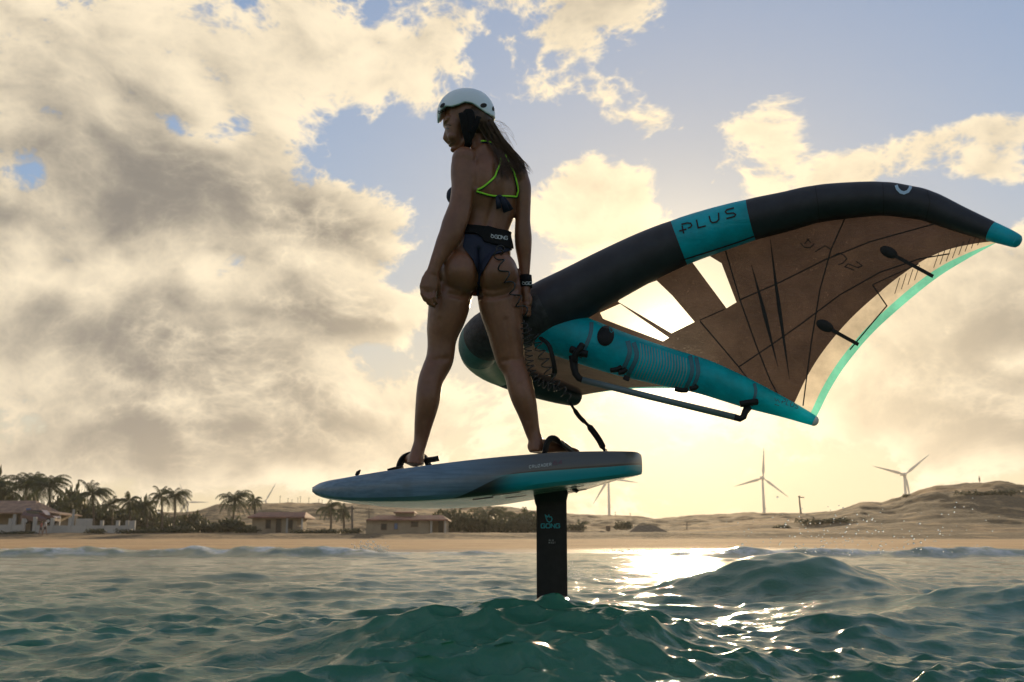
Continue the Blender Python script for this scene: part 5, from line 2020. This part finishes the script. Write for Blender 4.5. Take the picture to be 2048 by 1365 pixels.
    limb([(312, 906, 952, 4.175, 1.0), (330, 902, 953, 4.17, 1.0), (350, 901, 953, 4.165, 1.0), (370, 902.5, 952, 4.16, .98), (392, 901, 948, 4.155, .96), (412, 897.5, 944, 4.15, .94), (432, 890, 939.5, 4.145, .92), (450, 883, 933, 4.14, .92), (468, 878, 926, 4.135, .9),
          (486, 871, 914, 4.13, .86), (504, 865.5, 900, 4.125, .84), (520, 860.5, 889.5, 4.12, .82), (535, 856, 882, 4.12, .8), (548, 851, 878, 4.12, .74)])
    # right arm
    mb.ball(W(1034, 352, 4.265), (.052, .055, .055))
    limb([(338, 1012, 1052, 4.27, 1.0), (356, 1020, 1057.5, 4.27, 1.0), (374, 1026, 1062.5, 4.27, 1.0), (396, 1030, 1062.3, 4.27, 1.0), (418, 1030.5, 1061.5, 4.275, 1.0), (442, 1030, 1061, 4.28, 1.0), (460, 1029, 1062.5, 4.285, 1.0), (476, 1028.8, 1064, 4.29, 1.0),
          (497, 1030.5, 1063.5, 4.295, 1.0), (520, 1035, 1062, 4.30, .98), (540, 1038, 1060.5, 4.30, .95), (556, 1040, 1059.5, 4.30, .9), (575, 1042.5, 1058.5, 4.30, .85)])
    # left hand: back of the hand towards us, fingers loosely curled
    mb.tube([W(864, 546, 4.12), W(860, 560, 4.118), W(857, 575, 4.118), W(857, 584, 4.12)], [(.031, .018), (.037, .017), (.040, .017), (.036, .014)], 16, wdir=(1, .1, 0), round_end=False)
    for k, (a, b_, c, d) in enumerate((((844.5, 575), (843.5, 588), (849, 600), (857, 606)), ((851.5, 580), (851.5, 595), (856, 607), (863, 612)), ((859.5, 583), (860, 598), (863.5, 610), (869, 614)), ((867.5, 583), (868.5, 595), (870.5, 604), (874, 608)))):
        ys = (4.118, 4.108, 4.118, 4.145)
        r0 = (.0080, .0082, .0079, .0072)[k]
        mb.tube([W(*q, y) for q, y in zip((a, b_, c, d), ys)], [r0 * 1.08, r0, r0 * .92, r0 * .8], 10, round_end=True)
    mb.tube([W(872, 557, 4.125), W(877, 570, 4.135), W(877.5, 583, 4.15), W(875, 592, 4.165)], [.013, .0115, .010, .0085], 10, round_end=True)
    # right hand round the handle
    mb.tube([W(1050.5, 572, 4.30), W(1051, 588, 4.305), W(1051.5, 602, 4.31), W(1052, 612, 4.315)], [(.024, .030), (.022, .036), (.021, .038), (.018, .034)], 14, wdir=(1, 0, 0))
    for k in range(4):
        py = 606 + k * 6.6
        mb.tube([W(1046.5, py - 3, 4.30), W(1047, py + 2, 4.285), W(1053, py + 4, 4.278), W(1058.5, py + 4, 4.29), W(1059.5, py + 2, 4.31)], [.0092, .0095, .009, .0085, .0075], 10, round_end=True)
    mb.tube([W(1056, 588, 4.29), W(1061, 598, 4.285), W(1060, 608, 4.285)], [.011, .010, .0085], 10, round_end=True)
    # head, turned left and a little down
    hy = 4.215
    rot = Matrix.Rotation(-.16, 3, 'Y')
    P = W(935, 230, hy)
    mb.ball(P, (M(46, P), .078, M(48, P)), rot, 24, 16)
    mb.tube([W(917, 240, hy), W(911, 258, hy), W(910.5, 274, hy), W(914.5, 288, hy), W(919, 296, hy)], [(.052, .064), (.050, .064), (.041, .057), (.030, .043), (.016, .026)], 20, wdir=(1, 0, -.1), round_end=True)
    mb.tube([W(946, 262, hy), W(937, 280, hy), W(922, 294, hy)], [(.03, .052), (.027, .045), (.020, .030)], 14, wdir=(1, 0, .4), round_end=True)
    mb.tube([W(894.5, 256, hy), W(892, 268, hy), W(890.3, 277, hy), W(893.5, 281.5, hy)], [(.008, .009), (.010, .011), (.012, .014), (.010, .015)], 12, wdir=(1, 0, 0), round_end=True)   # nose
    mb.ball(W(899, 245, hy), (.030, .060, .030), rot)                                    # forehead
    mb.ball(W(884, 545, 4.19), (.030, .035, .05))                                        # hip beside the hand
    mb.ball(W(894.5, 250, hy), (.020, .055, .012), rot)                                  # brow
    mb.ball(W(899.5, 286, hy), (.013, .024, .006), rot)                                  # lips
    mb.ball(W(902, 291.2, hy), (.012, .022, .0062), rot)
    mb.ball(W(909, 299.5, hy), (.020, .022, .013), rot)                                  # chin
    mb.ball(W(906, 274, hy - .035), (.026, .022, .022), rot)                             # cheek, raised by a smile
    mb.ball(W(906, 274, hy + .035), (.026, .022, .022), rot)
    mb.ball(W(941, 262, hy - .074), (.016, .009, .028), rot)                             # ear
    me = bpy.data.meshes.new('body_raw')
    me.from_pydata([tuple(v) for v in mb.v], [], mb.f)
    me.update()
    o = bpy.data.objects.new('body_raw', me)
    COL.objects.link(o)
    md = o.modifiers.new('remesh', 'REMESH')
    md.mode = 'VOXEL'
    md.voxel_size = .0037
    md.adaptivity = 0
    dg = bpy.context.evaluated_depsgraph_get()
    out = bpy.data.meshes.new_from_object(o.evaluated_get(dg))
    bpy.data.objects.remove(o)
    bpy.data.meshes.remove(me)
    # relax: strong on trunk and limbs, light on face and hands
    n = len(out.vertices)
    co = np.empty(n * 3)
    out.vertices.foreach_get('co', co)
    co = co.reshape(-1, 3)
    ne = len(out.edges)
    ed = np.empty(ne * 2, dtype=np.int64)
    out.edges.foreach_get('vertices', ed)
    ed = ed.reshape(-1, 2)
    deg = np.bincount(ed.ravel(), minlength=n).astype(float)
    px = PX(co)
    hand = ((px[:, 0] < 884) & (px[:, 1] > 552) & (px[:, 1] < 622) & (co[:, 1] < 4.19)) | ((px[:, 0] > 1036) & (px[:, 1] > 580) & (px[:, 1] < 640) & (co[:, 1] > 4.262))
    face = (px[:, 1] < 306) & (px[:, 0] < 932)
    lamb = np.where(hand, .05, np.where(face, .14, .5))[:, None]

    def lap(c):
        s = np.zeros_like(c)
        for k in range(3):
            s[:, k] = np.bincount(ed[:, 0], c[ed[:, 1], k], n) + np.bincount(ed[:, 1], c[ed[:, 0], k], n)
        return s / deg[:, None] - c
    for it in range(16):
        co = co + lamb * lap(co)
        co = co - lamb * .42 * lap(co)
    # modelling of the back and legs by pushing the surface in or out along lines
    out.vertices.foreach_set('co', co.ravel())
    out.update()
    no = np.empty(n * 3)
    out.vertices.foreach_get('normal', no)
    no = no.reshape(-1, 3)
    facing = -(no @ np.array(FWD)) > .1
    px = PX(co)

    def groove(line, width, depth):
        L = np.array(line, dtype=float)
        best = np.full(n, 1e9)
        for a, c in zip(L[:-1], L[1:]):
            ab = c - a
            t = np.clip(((px - a) @ ab) / (ab @ ab), 0, 1)
            best = np.minimum(best, np.linalg.norm(px - (a + t[:, None] * ab), axis=1))
        return depth * np.exp(-(best / width) ** 2)
    disp = np.zeros(n)
    disp -= groove([(993, 330), (992, 380), (983, 420), (972, 455)], 7, .010)                      # spine
    disp += groove([(975, 340), (978, 400), (966, 450)], 9, .004) + groove([(1008, 345), (1005, 400), (992, 450)], 9, .004)
    disp -= groove([(957, 500), (958.5, 540), (955, 594)], 5, .022)                                # cleft
    disp -= groove([(958, 592), (985, 595), (1012, 589), (1030, 580)], 5, .009)                    # seat crease
    disp -= groove([(948, 590), (925, 594), (900, 588)], 5, .008)
    disp -= groove([(952, 318), (954, 345), (952, 372)], 4, .007)                                  # arm against the back
    disp -= groove([(866, 722), (893, 718)], 6, .005) + groove([(1006, 722), (1040, 720)], 6, .005)  # knee hollows
    disp -= groove([(880, 640), (880, 715)], 5, .003) + groove([(1012, 640), (1022, 715)], 5, .003)
    disp -= groove([(853, 770), (850, 840)], 6, .003) + groove([(1042, 770), (1055, 840)], 6, .003)
    arm_front = (px[:, 0] < 951) & (co[:, 1] < 4.19) & (px[:, 1] < 545)
    disp = np.where(arm_front & (px[:, 0] < 946), 0, disp)
    disp = np.where(hand, 0, disp)
    co = co + no * (disp * facing)[:, None]
    for it in range(2):
        co = co + np.where(hand | face, .0, .3)[:, None] * lap(co)
    out.vertices.foreach_set('co', co.ravel())
    out.polygons.foreach_set('use_smooth', [True] * len(out.polygons))
    out.materials.clear()
    out.materials.append(skin_m)
    out.name = 'body'
    out.update()
    ob = bpy.data.objects.new('body', out)
    COL.objects.link(ob)
    attach(ob, person)
    return ob


body = build_body()
body_t = Target([body])


# ------------------------------------------------------------------ clothing laid on the body
def cloth_patch(name, polys, material, off=.0035, ymin=None, ymax=None, front=True, thick=.003):
    """piece of cloth over the body inside convex px outlines; follows the skin at a small distance"""
    bm = bmesh.new()
    bm.from_mesh(body.data)
    bmesh.ops.translate(bm, verts=bm.verts, vec=top_location(body))
    allpx = PX(np.array([tuple(v.co) for v in bm.verts]))
    lo = np.min([np.min(p, axis=0) for p in polys], axis=0) - 12
    hi = np.max([np.max(p, axis=0) for p in polys], axis=0) + 12
    bm.verts.ensure_lookup_table()
    kill = [v for v, q in zip(bm.verts[:], allpx) if not (lo[0] < q[0] < hi[0] and lo[1] < q[1] < hi[1]) or (ymin and v.co.y < ymin) or (ymax and v.co.y > ymax)]
    bmesh.ops.delete(bm, geom=kill, context='VERTS')
    for poly in polys:
        cut_by_polygon(bm, poly)
    fl = bm.faces[:]
    cen = PX(np.array([tuple(f.calc_center_median()) for f in fl]))
    keep = np.zeros(len(fl), bool)
    for poly in polys:
        keep |= inside_convex(cen, poly)
    bmesh.ops.delete(bm, geom=[f for f, k_ in zip(fl, keep) if not k_], context='FACES')
    bm.normal_update()
    for v in bm.verts:
        v.co += v.normal * off
    ret = bmesh.ops.solidify(bm, geom=bm.faces[:], thickness=-thick) if thick else None
    me = bpy.data.meshes.new(name)
    for f in bm.faces:
        f.smooth = True
    bm.to_mesh(me)
    bm.free()
    me.materials.append(material)
    o = bpy.data.objects.new(name, me)
    COL.objects.link(o)
    attach(o, person)
    return o


navy = mat('navy_bikini_cloth', (.009, .014, .036), .75, bump=.25, bscale=400)
neon = mat('neon_yellow_green_trim', (.32, .80, .03), .6)
belt_m = mat('black_neoprene', (.007, .007, .007), .8, spec=.2, bump=.2, bscale=300)
ARM_Y = 4.175
bottom = cloth_patch('bikini_bottom', [
    [(930, 470), (1026, 476), (1027.5, 499), (985, 513), (945, 522), (926, 494)],
    [(944, 519), (986, 511), (962, 553), (957, 553)],
    [(955.5, 548), (962.5, 548), (958, 592), (955, 592)],
], navy, .004, ymin=4.10)
belt = cloth_patch('waist_belt', [
    [(918, 452), (970, 453), (970, 486), (905, 480)],
    [(969.5, 453), (1018, 464), (1027.5, 496), (1027.5, 500), (969.5, 486)],
], belt_m, .009, ymin=4.165, thick=.006)
belt_t = Target([belt])
lay_strokes(MB(), text_strokes('*', (981.5, 475.5), (6.2, .6), (.2, -5.0), 1.3) + text_strokes('GONG', (989.5, 477.2), (5.2, .55), (0, -6.6), 1.35, gap=.28, squeeze=1.0), belt_t, .0015, 1.2).build('lettering', pale_print, belt)

top_ = empty('bikini_top', person.location)
attach(top_, person)


def cord(path_px, r, off, material, name, parent, target=body_t, n=26):
    pts = []
    for q in spline(path_px, n):
        h = target.hit(q[0], q[1], off)
        if h is not None:
            pts.append(h)
    return MB().tube(pts, r, 8).build(name, material, parent, True)


for nm, pth in (('strap', [(962, 285.5), (975, 287), (988, 294), (998, 306), (1001, 322), (998, 338), (990, 352), (978, 366), (966, 376), (955, 381)]),
                ('strap', [(1009, 314), (1016, 329), (1025, 346), (1031, 366), (1035, 386), (1036, 394)]),
                ('back_band', [(953, 384), (966, 388), (980, 392), (994, 394), (1012, 393.5), (1034, 395)])):
    cord(pth, .0052, .003, navy, nm, top_)
    cord([(x - .3, y - 1.1) for x, y in pth], .0042, .0072, neon, 'trim', top_)
cloth_patch('bikini_cup', [[(897, 374), (957, 376), (957, 388), (930, 408), (895, 408)]], navy, .004, ymin=4.19).parent = person
# bow tails
for a, c, w in (((994, 393), (996, 419), .010), ((1000, 393), (1008, 424), .013), ((1004, 394), (1016, 421), .010)):
    p0, p1 = body_t.hit(*a, .012), body_t.hit(*c, .018)
    if p0 is not None and p1 is not None:
        mid = (p0 + p1) / 2 + Vector((0, -.008, 0))
        MB().tube([p0, mid, p1], [(w * .6, .004), (w, .005), (w * 1.15, .003)], 10, wdir=(1, 0, .2)).build('bow_tail', navy, top_, True)
MB().ball(body_t.hit(998, 394, .010), (.013, .010, .010)).build('bow_knot', navy, top_, True)

# wrist band
wp = [W(1051, 552, 4.30), W(1051.3, 564, 4.30), W(1051.8, 576, 4.30)]
wrist = MB().tube(wp, [(M(12.5, wp[0]), .031), (M(13, wp[0]), .032), (M(12.3, wp[0]), .030)], 24, wdir=(1, 0, 0)).build('wrist_band', belt_m, person, True)
lay_strokes(MB(), text_strokes('*', (1044.8, 569.5), (5.5, -.2), (0, -4.4), 1.2) + text_strokes('GO', (1051.5, 570), (5.0, -.2), (0, -5.6), 1.3, gap=.25), Target([wrist]), .0015, 1.0).build('lettering', pale_print, wrist)


# ------------------------------------------------------------------ helmet
def build_helmet():
    C = W(932, 231, 4.215)
    rx, ry, rz = M(58.5, C), .098, M(54, C)
    tilt = Matrix.Rotation(-.05, 3, 'Y')
    nu, nv = 96, 30
    rim_px = {0: 10, 12: 10, 30: 12, 45: 10, 62: 2, 75: -7, 90: -10, 103: -5, 118: -3, 132: -8, 148: -4, 162: 8, 180: 14}
    ks = sorted(rim_px)
    verts = []
    for j in range(nv + 1):
        f = j / nv
        for i in range(nu):
            az = 2 * math.pi * i / nu
            a = abs(math.degrees(math.atan2(math.sin(az), math.cos(az))))       # 0 = back of the head, 180 = forehead
            low = -np.interp(a, ks, [rim_px[q] for q in ks]) / 54.0             # rim height as a share of rz
            zt = lerp(1.0, low, f ** 1.0)
            th = lerp(0, math.acos(max(-1, min(1, low))), f)
            z = math.cos(th)
            s = math.sin(th) ** .86 if th < math.pi / 2 else 1.0 - .10 * (-z) ** 1.2
            p = Vector((rx * s * math.cos(az), ry * s * math.sin(az), rz * z))
            verts.append(C + tilt @ p)
    fs = [(j * nu + i, (j + 1) * nu + i, (j + 1) * nu + (i + 1) % nu, j * nu + (i + 1) % nu) for j in range(nv) for i in range(nu)]
    bm = bmesh.new()
    V = [bm.verts.new(v) for v in verts]
    for f in fs:
        try:
            bm.faces.new([V[k] for k in f]).smooth = True
        except ValueError:
            pass
    bmesh.ops.remove_doubles(bm, verts=bm.verts[:nu], dist=1e-5)
    bmesh.ops.recalc_face_normals(bm, faces=bm.faces[:])
    bmesh.ops.solidify(bm, geom=bm.faces[:], thickness=.010)
    me = bpy.data.meshes.new('helmet')
    bm.to_mesh(me)
    bm.free()
    me.polygons.foreach_set('use_smooth', [True] * len(me.polygons))
    me.materials.append(mat('white_helmet_shell', (.70, .80, .86), .36, var=.06, vscale=5, coat=.25))
    o = bpy.data.objects.new('helmet', me)
    COL.objects.link(o)
    attach(o, person)
    return o


helmet = build_helmet()
hel_t = Target([helmet])
vent_m = mat('vent_shade_and_print', (.012, .012, .012), .8)  # shade of the vent holes as dark discs on the shell; also print
for cx, cy, rx, ry, an in ((967, 211.5, 6.6, 4.6, -.15), (986.8, 217.5, 2.9, 5.2, .1), (885.2, 211.5, 6.2, 3.4, -.75)):
    lay_disc(MB(), cx, cy, rx, ry, an, hel_t, .0012).build('vent', vent_m, helmet)
for cx, cy in ((920.6, 220), (971, 230.5)):
    lay_disc(MB(), cx, cy, 1.6, 1.6, 0, hel_t, .0015, n=10, bulge=.002).build('rivet', mat('steel_rivet', (.25, .26, .27), .35, .8), helmet)
lay_strokes(MB(), text_strokes('*GONG', (876.8, 228.0), (3.7, -1.75), (-.5, -4.2), 1.05, gap=.25), hel_t, .0015, .9).build('lettering', vent_m, helmet)


def strap_run(pts, w, t):
    s = spline([tuple(W(*p)) for p in pts], 14)
    return MB().tube([Vector(q) for q in s], [(w, t)] * 14, 8, wdir=(1, 0, .3)).build('chin_strap', belt_m, helmet, True)


strap_run([(924, 226, 4.118), (928, 246, 4.120), (933, 268, 4.133), (937, 286, 4.150), (932, 298, 4.18)], .017, .006)
strap_run([(958, 234, 4.120), (950, 254, 4.122), (942, 274, 4.140), (937, 288, 4.152)], .012, .006)
MB().tube([W(937, 228, 4.128), W(941, 246, 4.128), W(940, 262, 4.130)], [(.026, .008), (.024, .010), (.014, .008)], 14, wdir=(1, 0, 0), round_end=True).build('ear_pad', belt_m, helmet, True)

# eye and brow, so the face reads
lay_strokes(MB(), [([(892.3, 257.6), (895.5, 256.6), (899.5, 258.2)], (.8, 1.7, .5), False)], body_t, .001, 1.0).build('eye', mat('eye_dark', (.012, .009, .008), .3), person)
lay_strokes(MB(), [([(891, 251), (896, 250), (903, 251.5)], 1.6, False)], body_t, .001, 1.0).build('eyebrow', mat('brow_hair', (.03, .018, .01), .8), person)
lay_strokes(MB(), [([(899, 287.6), (903.5, 288.0), (908.5, 285.5), (911.5, 282)], 1.1, False)], body_t, .0012, 1.0).build('mouth', mat('mouth_dark', (.10, .045, .035), .5), person)

# ------------------------------------------------------------------ hair
hair_m = bpy.data.materials.new('light_brown_hair')
hair_m.use_nodes = True
_b = NT(hair_m.node_tree)
hair_m.node_tree.nodes.clear()
_c = _b.mix(_b.ss(_b.noise(_b.n('ShaderNodeTexCoord').outputs['Object'], 40., 3, .6), .3, .7), (.045, .024, .012), (.12, .066, .032))
_p = _b.n('ShaderNodeBsdfPrincipled', i_Base_Color=_c, i_Roughness=.38)
_t = _b.n('ShaderNodeBsdfTranslucent', i_Color=(.42, .25, .11))
_mx = _b.n('ShaderNodeMixShader', i_0=.28, i_1=_p.outputs[0], i_2=_t.outputs[0])
_b.n('ShaderNodeOutputMaterial', i_0=_mx.outputs[0])


def build_hair():
    r = random.Random(3)
    guides = [  # flows from under the helmet over the back to the right shoulder
        [(968, 244), (981, 272), (993, 300), (1001, 328), (1005, 350), (1009, 365)],
        [(972, 243), (988, 272), (1003, 300), (1016, 325), (1028, 346), (1036, 362)],
        [(978, 241), (992, 266), (1010, 292), (1028, 312), (1046, 332), (1057, 351)],
        [(982, 240), (994, 258), (1008, 282), (1026, 303), (1044, 322), (1055, 338)],
        [(955, 246), (972, 276), (990, 302), (1006, 322), (1018, 338), (1026, 350)],
    ]
    G = [spline(g, 15) for g in guides]
    mb = MB()

    def depth(x, y, lift):
        h = body_t.hit(x, y, 0)
        if h is not None and h.y < 4.30:
            return h.y - lift
        return None
    for k in range(300):
        a = r.random() * (len(G) - 1)
        i = int(a)
        f = a - i
        g = G[i] * (1 - f) + G[min(i + 1, len(G) - 1)] * f
        ph, am = r.uniform(0, 6.28), r.uniform(.6, 2.6)
        ln = r.choice((15, 14, 13, 12, 11, 9))
        lift = r.uniform(.006, .024)
        jx = r.gauss(0, 2.6)
        pts = []
        last = 4.15
        for j in range(ln):
            t = j / 14
            x = g[j][0] + jx * (1 + .9 * t) + am * 1.9 * math.sin(ph + t * 13) * t
            y = g[j][1] + am * .5 * math.cos(ph + t * 7) * t
            d = depth(x, y, lift)
            if d is None:
                d = last + .004
            d = max(min(d, last + .014), last - .014) if j else min(d, 4.17)
            last = d
            pts.append(W(x, y, d))
        rad = [.0017 * (1 - .72 * (j / (ln - 1)) ** 1.5) for j in range(ln)]
        mb.tube(pts, rad, 4, cap=False)
    for k in range(46):   # flyaway strands caught by the light
        a = r.random() * 3
        x0, y0 = 982 + r.uniform(-6, 16), 244 + r.uniform(0, 44)
        L = r.uniform(14, 52)
        an = r.uniform(-.55, .45)
        pts = []
        for j in range(8):
            t = j / 7
            x = x0 + L * t * math.cos(an + .7 * t)
            y = y0 + L * t * math.sin(an + .9 * t) - 5 * math.sin(t * 3) * r.uniform(.6, 1)
            pts.append(W(x, y, 4.17 + .03 * t))
        mb.tube(pts, [.00045] * 8, 3, cap=False)
    # the body of the ponytail under the loose strands
    for g, w in ((G[1], .020), (G[2], .016), (G[0], .012)):
        pts, rad = [], []
        last = 4.16
        for j in range(13):
            d = depth(g[j][0], g[j][1], .006)
            d = last + .004 if d is None else max(min(d, last + .012), last - .012)
            last = d
            pts.append(W(g[j][0], g[j][1], d))
            rad.append((w * (1 - .85 * (j / 12) ** 1.3), .006 * (1 - .7 * j / 12)))
        mb.tube(pts, rad, 8, wdir=(1, 0, .5))
    return mb.build('hair', hair_m, person, True)


hair = build_hair()
P_ = W(948, 243, 4.215)
MB().ball(P_, (M(37, P_), .0835, M(36, P_)), Matrix.Rotation(-.1, 3, 'Y'), 24, 16).build('hair_cap', hair_m, person, True)
tag(person, 'rider in white helmet and navy bikini standing on the foil board, back turned', 'person')
tag(board, 'grey and teal foil board hovering above the water on a black mast', 'board')
tag(wing, 'inflatable hand wing with black leading edge, teal strut and brown canopy', 'wing')


# ================================================================== LEASHES
def coil(path, turns, radius, wire, name, material):
    """spring cord wound round a path of world points"""
    s = spline([tuple(p) for p in path], 400)
    d = np.concatenate([[0], np.cumsum(np.linalg.norm(np.diff(s, axis=0), axis=1))])
    n = turns * 18
    q = np.linspace(0, d[-1], n)
    c = np.stack([np.interp(q, d, s[:, k]) for k in range(3)], 1)
    pts = []
    for i in range(n):
        t = Vector(c[min(i + 1, n - 1)] - c[max(i - 1, 0)]).normalized()
        a = Vector((0, 1, 0)) - t * t.y
        a.normalize()
        e = t.cross(a)
        f = i / (n - 1)
        k = radius * min(1, f * 12, (1 - f) * 12)
        an = 2 * math.pi * turns * f
        pts.append(Vector(c[i]) + a * math.cos(an) * k * .8 + e * math.sin(an) * k)
    return MB().tube(pts, wire, 6).build(name, material, None, True)


cord_m = mat('black_leash_cord', (.014, .014, .013), .32)
path = []
for x, y in ((1001, 503), (997, 514), (1001, 532), (1010, 556), (1020, 580), (1030, 604), (1038, 622), (1044, 634)):
    h = body_t.hit(x, y, .021)
    path.append(h if h is not None else W(x, y, 4.15))
o = coil(path, 7, .0190, .0034, 'coiled_leash', cord_m)
tag(o, 'black coiled leash running from the waist belt down the right thigh', 'leash')
o = coil([W(1046, 640, 4.14), W(1050, 660, 4.17), W(1055, 690, 4.20), (W(1058, 715, 4.2)), W(1064, 740, 4.2), W(1075, 762, 4.2), W(1100, 774, 4.2), W(1122, 780, 4.21)], 17, .0165, .0026, 'coiled_leash', cord_m)
tag(o, 'black coiled leash hanging beside the right knee below the wing', 'leash')
o = coil([W(1056, 655, 4.20), W(1068, 672, 4.20), W(1080, 700, 4.2), W(1090, 725, 4.2), W(1098, 748, 4.2), W(1112, 768, 4.21), W(1128, 785, 4.22), W(1140, 804, 4.25)], 10, .0200, .0026, 'coiled_leash', cord_m)
tag(o, 'black coiled leash with wide loops hanging from the grip towards the board strap', 'leash')
root = empty('board_leash', W(1210, 902, 4.3))
lp = spline([tuple(W(*p)) for p in ((1140, 806, 4.25), (1158, 833, 4.27), (1178, 853, 4.28), (1198, 880, 4.3), (1210, 904, 4.3))], 20)
MB().tube([Vector(q) for q in lp], [(.006, .003)] * 3 + [(.010, .004)] * 5 + [(.007, .003)] * 2 + [(.014, .005)] * 8 + [(.006, .003)] * 2, 8, wdir=(1, .2, .6)).build('strap', belt_m, root, True)
MB().box(W(1158, 834, 4.268), (.016, .012, .012), Matrix.Rotation(.9, 3, 'Y')).build('buckle', belt_m, root)
MB().tube([W(1208, 897, 4.3), W(1213, 900, 4.3), W(1215, 907, 4.3)], .0022, 6).build('loop', belt_m, root)
tag(root, 'black webbing leash strap rising from the board tail deck', 'leash')

# ================================================================== SPRAY AND AIR
drop_m = mat('water_drops', (.95, .97, .97), .03)
_p = drop_m.node_tree.nodes['Principled BSDF']
_p.inputs['Transmission Weight'].default_value = 1.0
_p.inputs['IOR'].default_value = 1.33
foam_m = leaf_mat('white_foam', (.8, .8, .77), (.85, .85, .82), .5)


def build_spray():
    r = random.Random(12)
    mb = MB()
    for k in range(260):   # drops thrown up over the right hand swell
        px = r.triangular(1420, 2046, 1650)
        py = 1112 - abs(r.gauss(0, 46)) - r.uniform(0, 10)
        if py < 985:
            continue
        Y = r.uniform(7.5, 11)
        P = W(px, py, Y)
        s = r.choice((.0035, .0045, .0055, .0078)) * r.uniform(.8, 1.2)
        mb.ball(P, (s * r.uniform(1, 1.5), s, s), nu=6, nv=4)
    o = mb.build('spray', drop_m, None, True)
    tag(o, 'loose bright water drops flying over the right hand swell', 'spray', kind='stuff')
    mb = MB()
    for k in range(900):   # kicked up along the mast's wake
        t = r.random()
        px = 1134 + 190 * t ** 1.3 + r.gauss(0, 6)
        py = 1156 - abs(r.gauss(0, 13)) * (1.2 - t) + 4 * t
        P = W(px, py, 4.6 + r.uniform(-.2, .5))
        s = r.choice((.0009, .0014, .0021)) * r.uniform(.7, 1.3)
        mb.ball(P, (s, s, s * r.uniform(1, 2.4)), Matrix.Rotation(r.uniform(-.9, .9), 3, 'Y'), nu=5, nv=4)
    o = mb.build('wake_spray', drop_m, None, True)
    tag(o, 'fine spray kicked up behind the foil mast', 'spray', kind='stuff')
    mb = MB()
    for c, n, w, h in ((735, 200, 24, 18), (762, 120, 14, 14), (690, 60, 20, 6), (1250, 70, 60, 5), (1370, 70, 60, 5)):
        for k in range(n):   # plumes of the shore break
            px = c + r.gauss(0, w * .5)
            py = 1104 - abs(r.gauss(0, h * .5))
            P = W(px, py, 36 + r.uniform(-.6, .6))
            s = r.uniform(.006, .022)
            mb.ball(P, (s, s, s * 1.5), Matrix.Rotation(r.uniform(-1, 1), 3, 'Y'), nu=5, nv=4)
    o = mb.build('splash', foam_m, None, True)
    tag(o, 'white splashes thrown up by the small shore break', 'splash', kind='stuff')


build_spray()

m = bpy.data.materials.new('sea_haze')
m.use_nodes = True
b_ = NT(m.node_tree)
m.node_tree.nodes.clear()
vol = b_.n('ShaderNodeVolumePrincipled')
vol.inputs['Color'].default_value = (.96, .93, .86, 1)
vol.inputs['Density'].default_value = .00016
vol.inputs['Anisotropy'].default_value = .5
out_ = b_.n('ShaderNodeOutputMaterial')
m.node_tree.links.new(vol.outputs[0], out_.inputs['Volume'])
hz_ = MB().box((0, 700, 68), (3200, 1900, 146)).build('haze', m)
tag(hz_, kind='stuff')
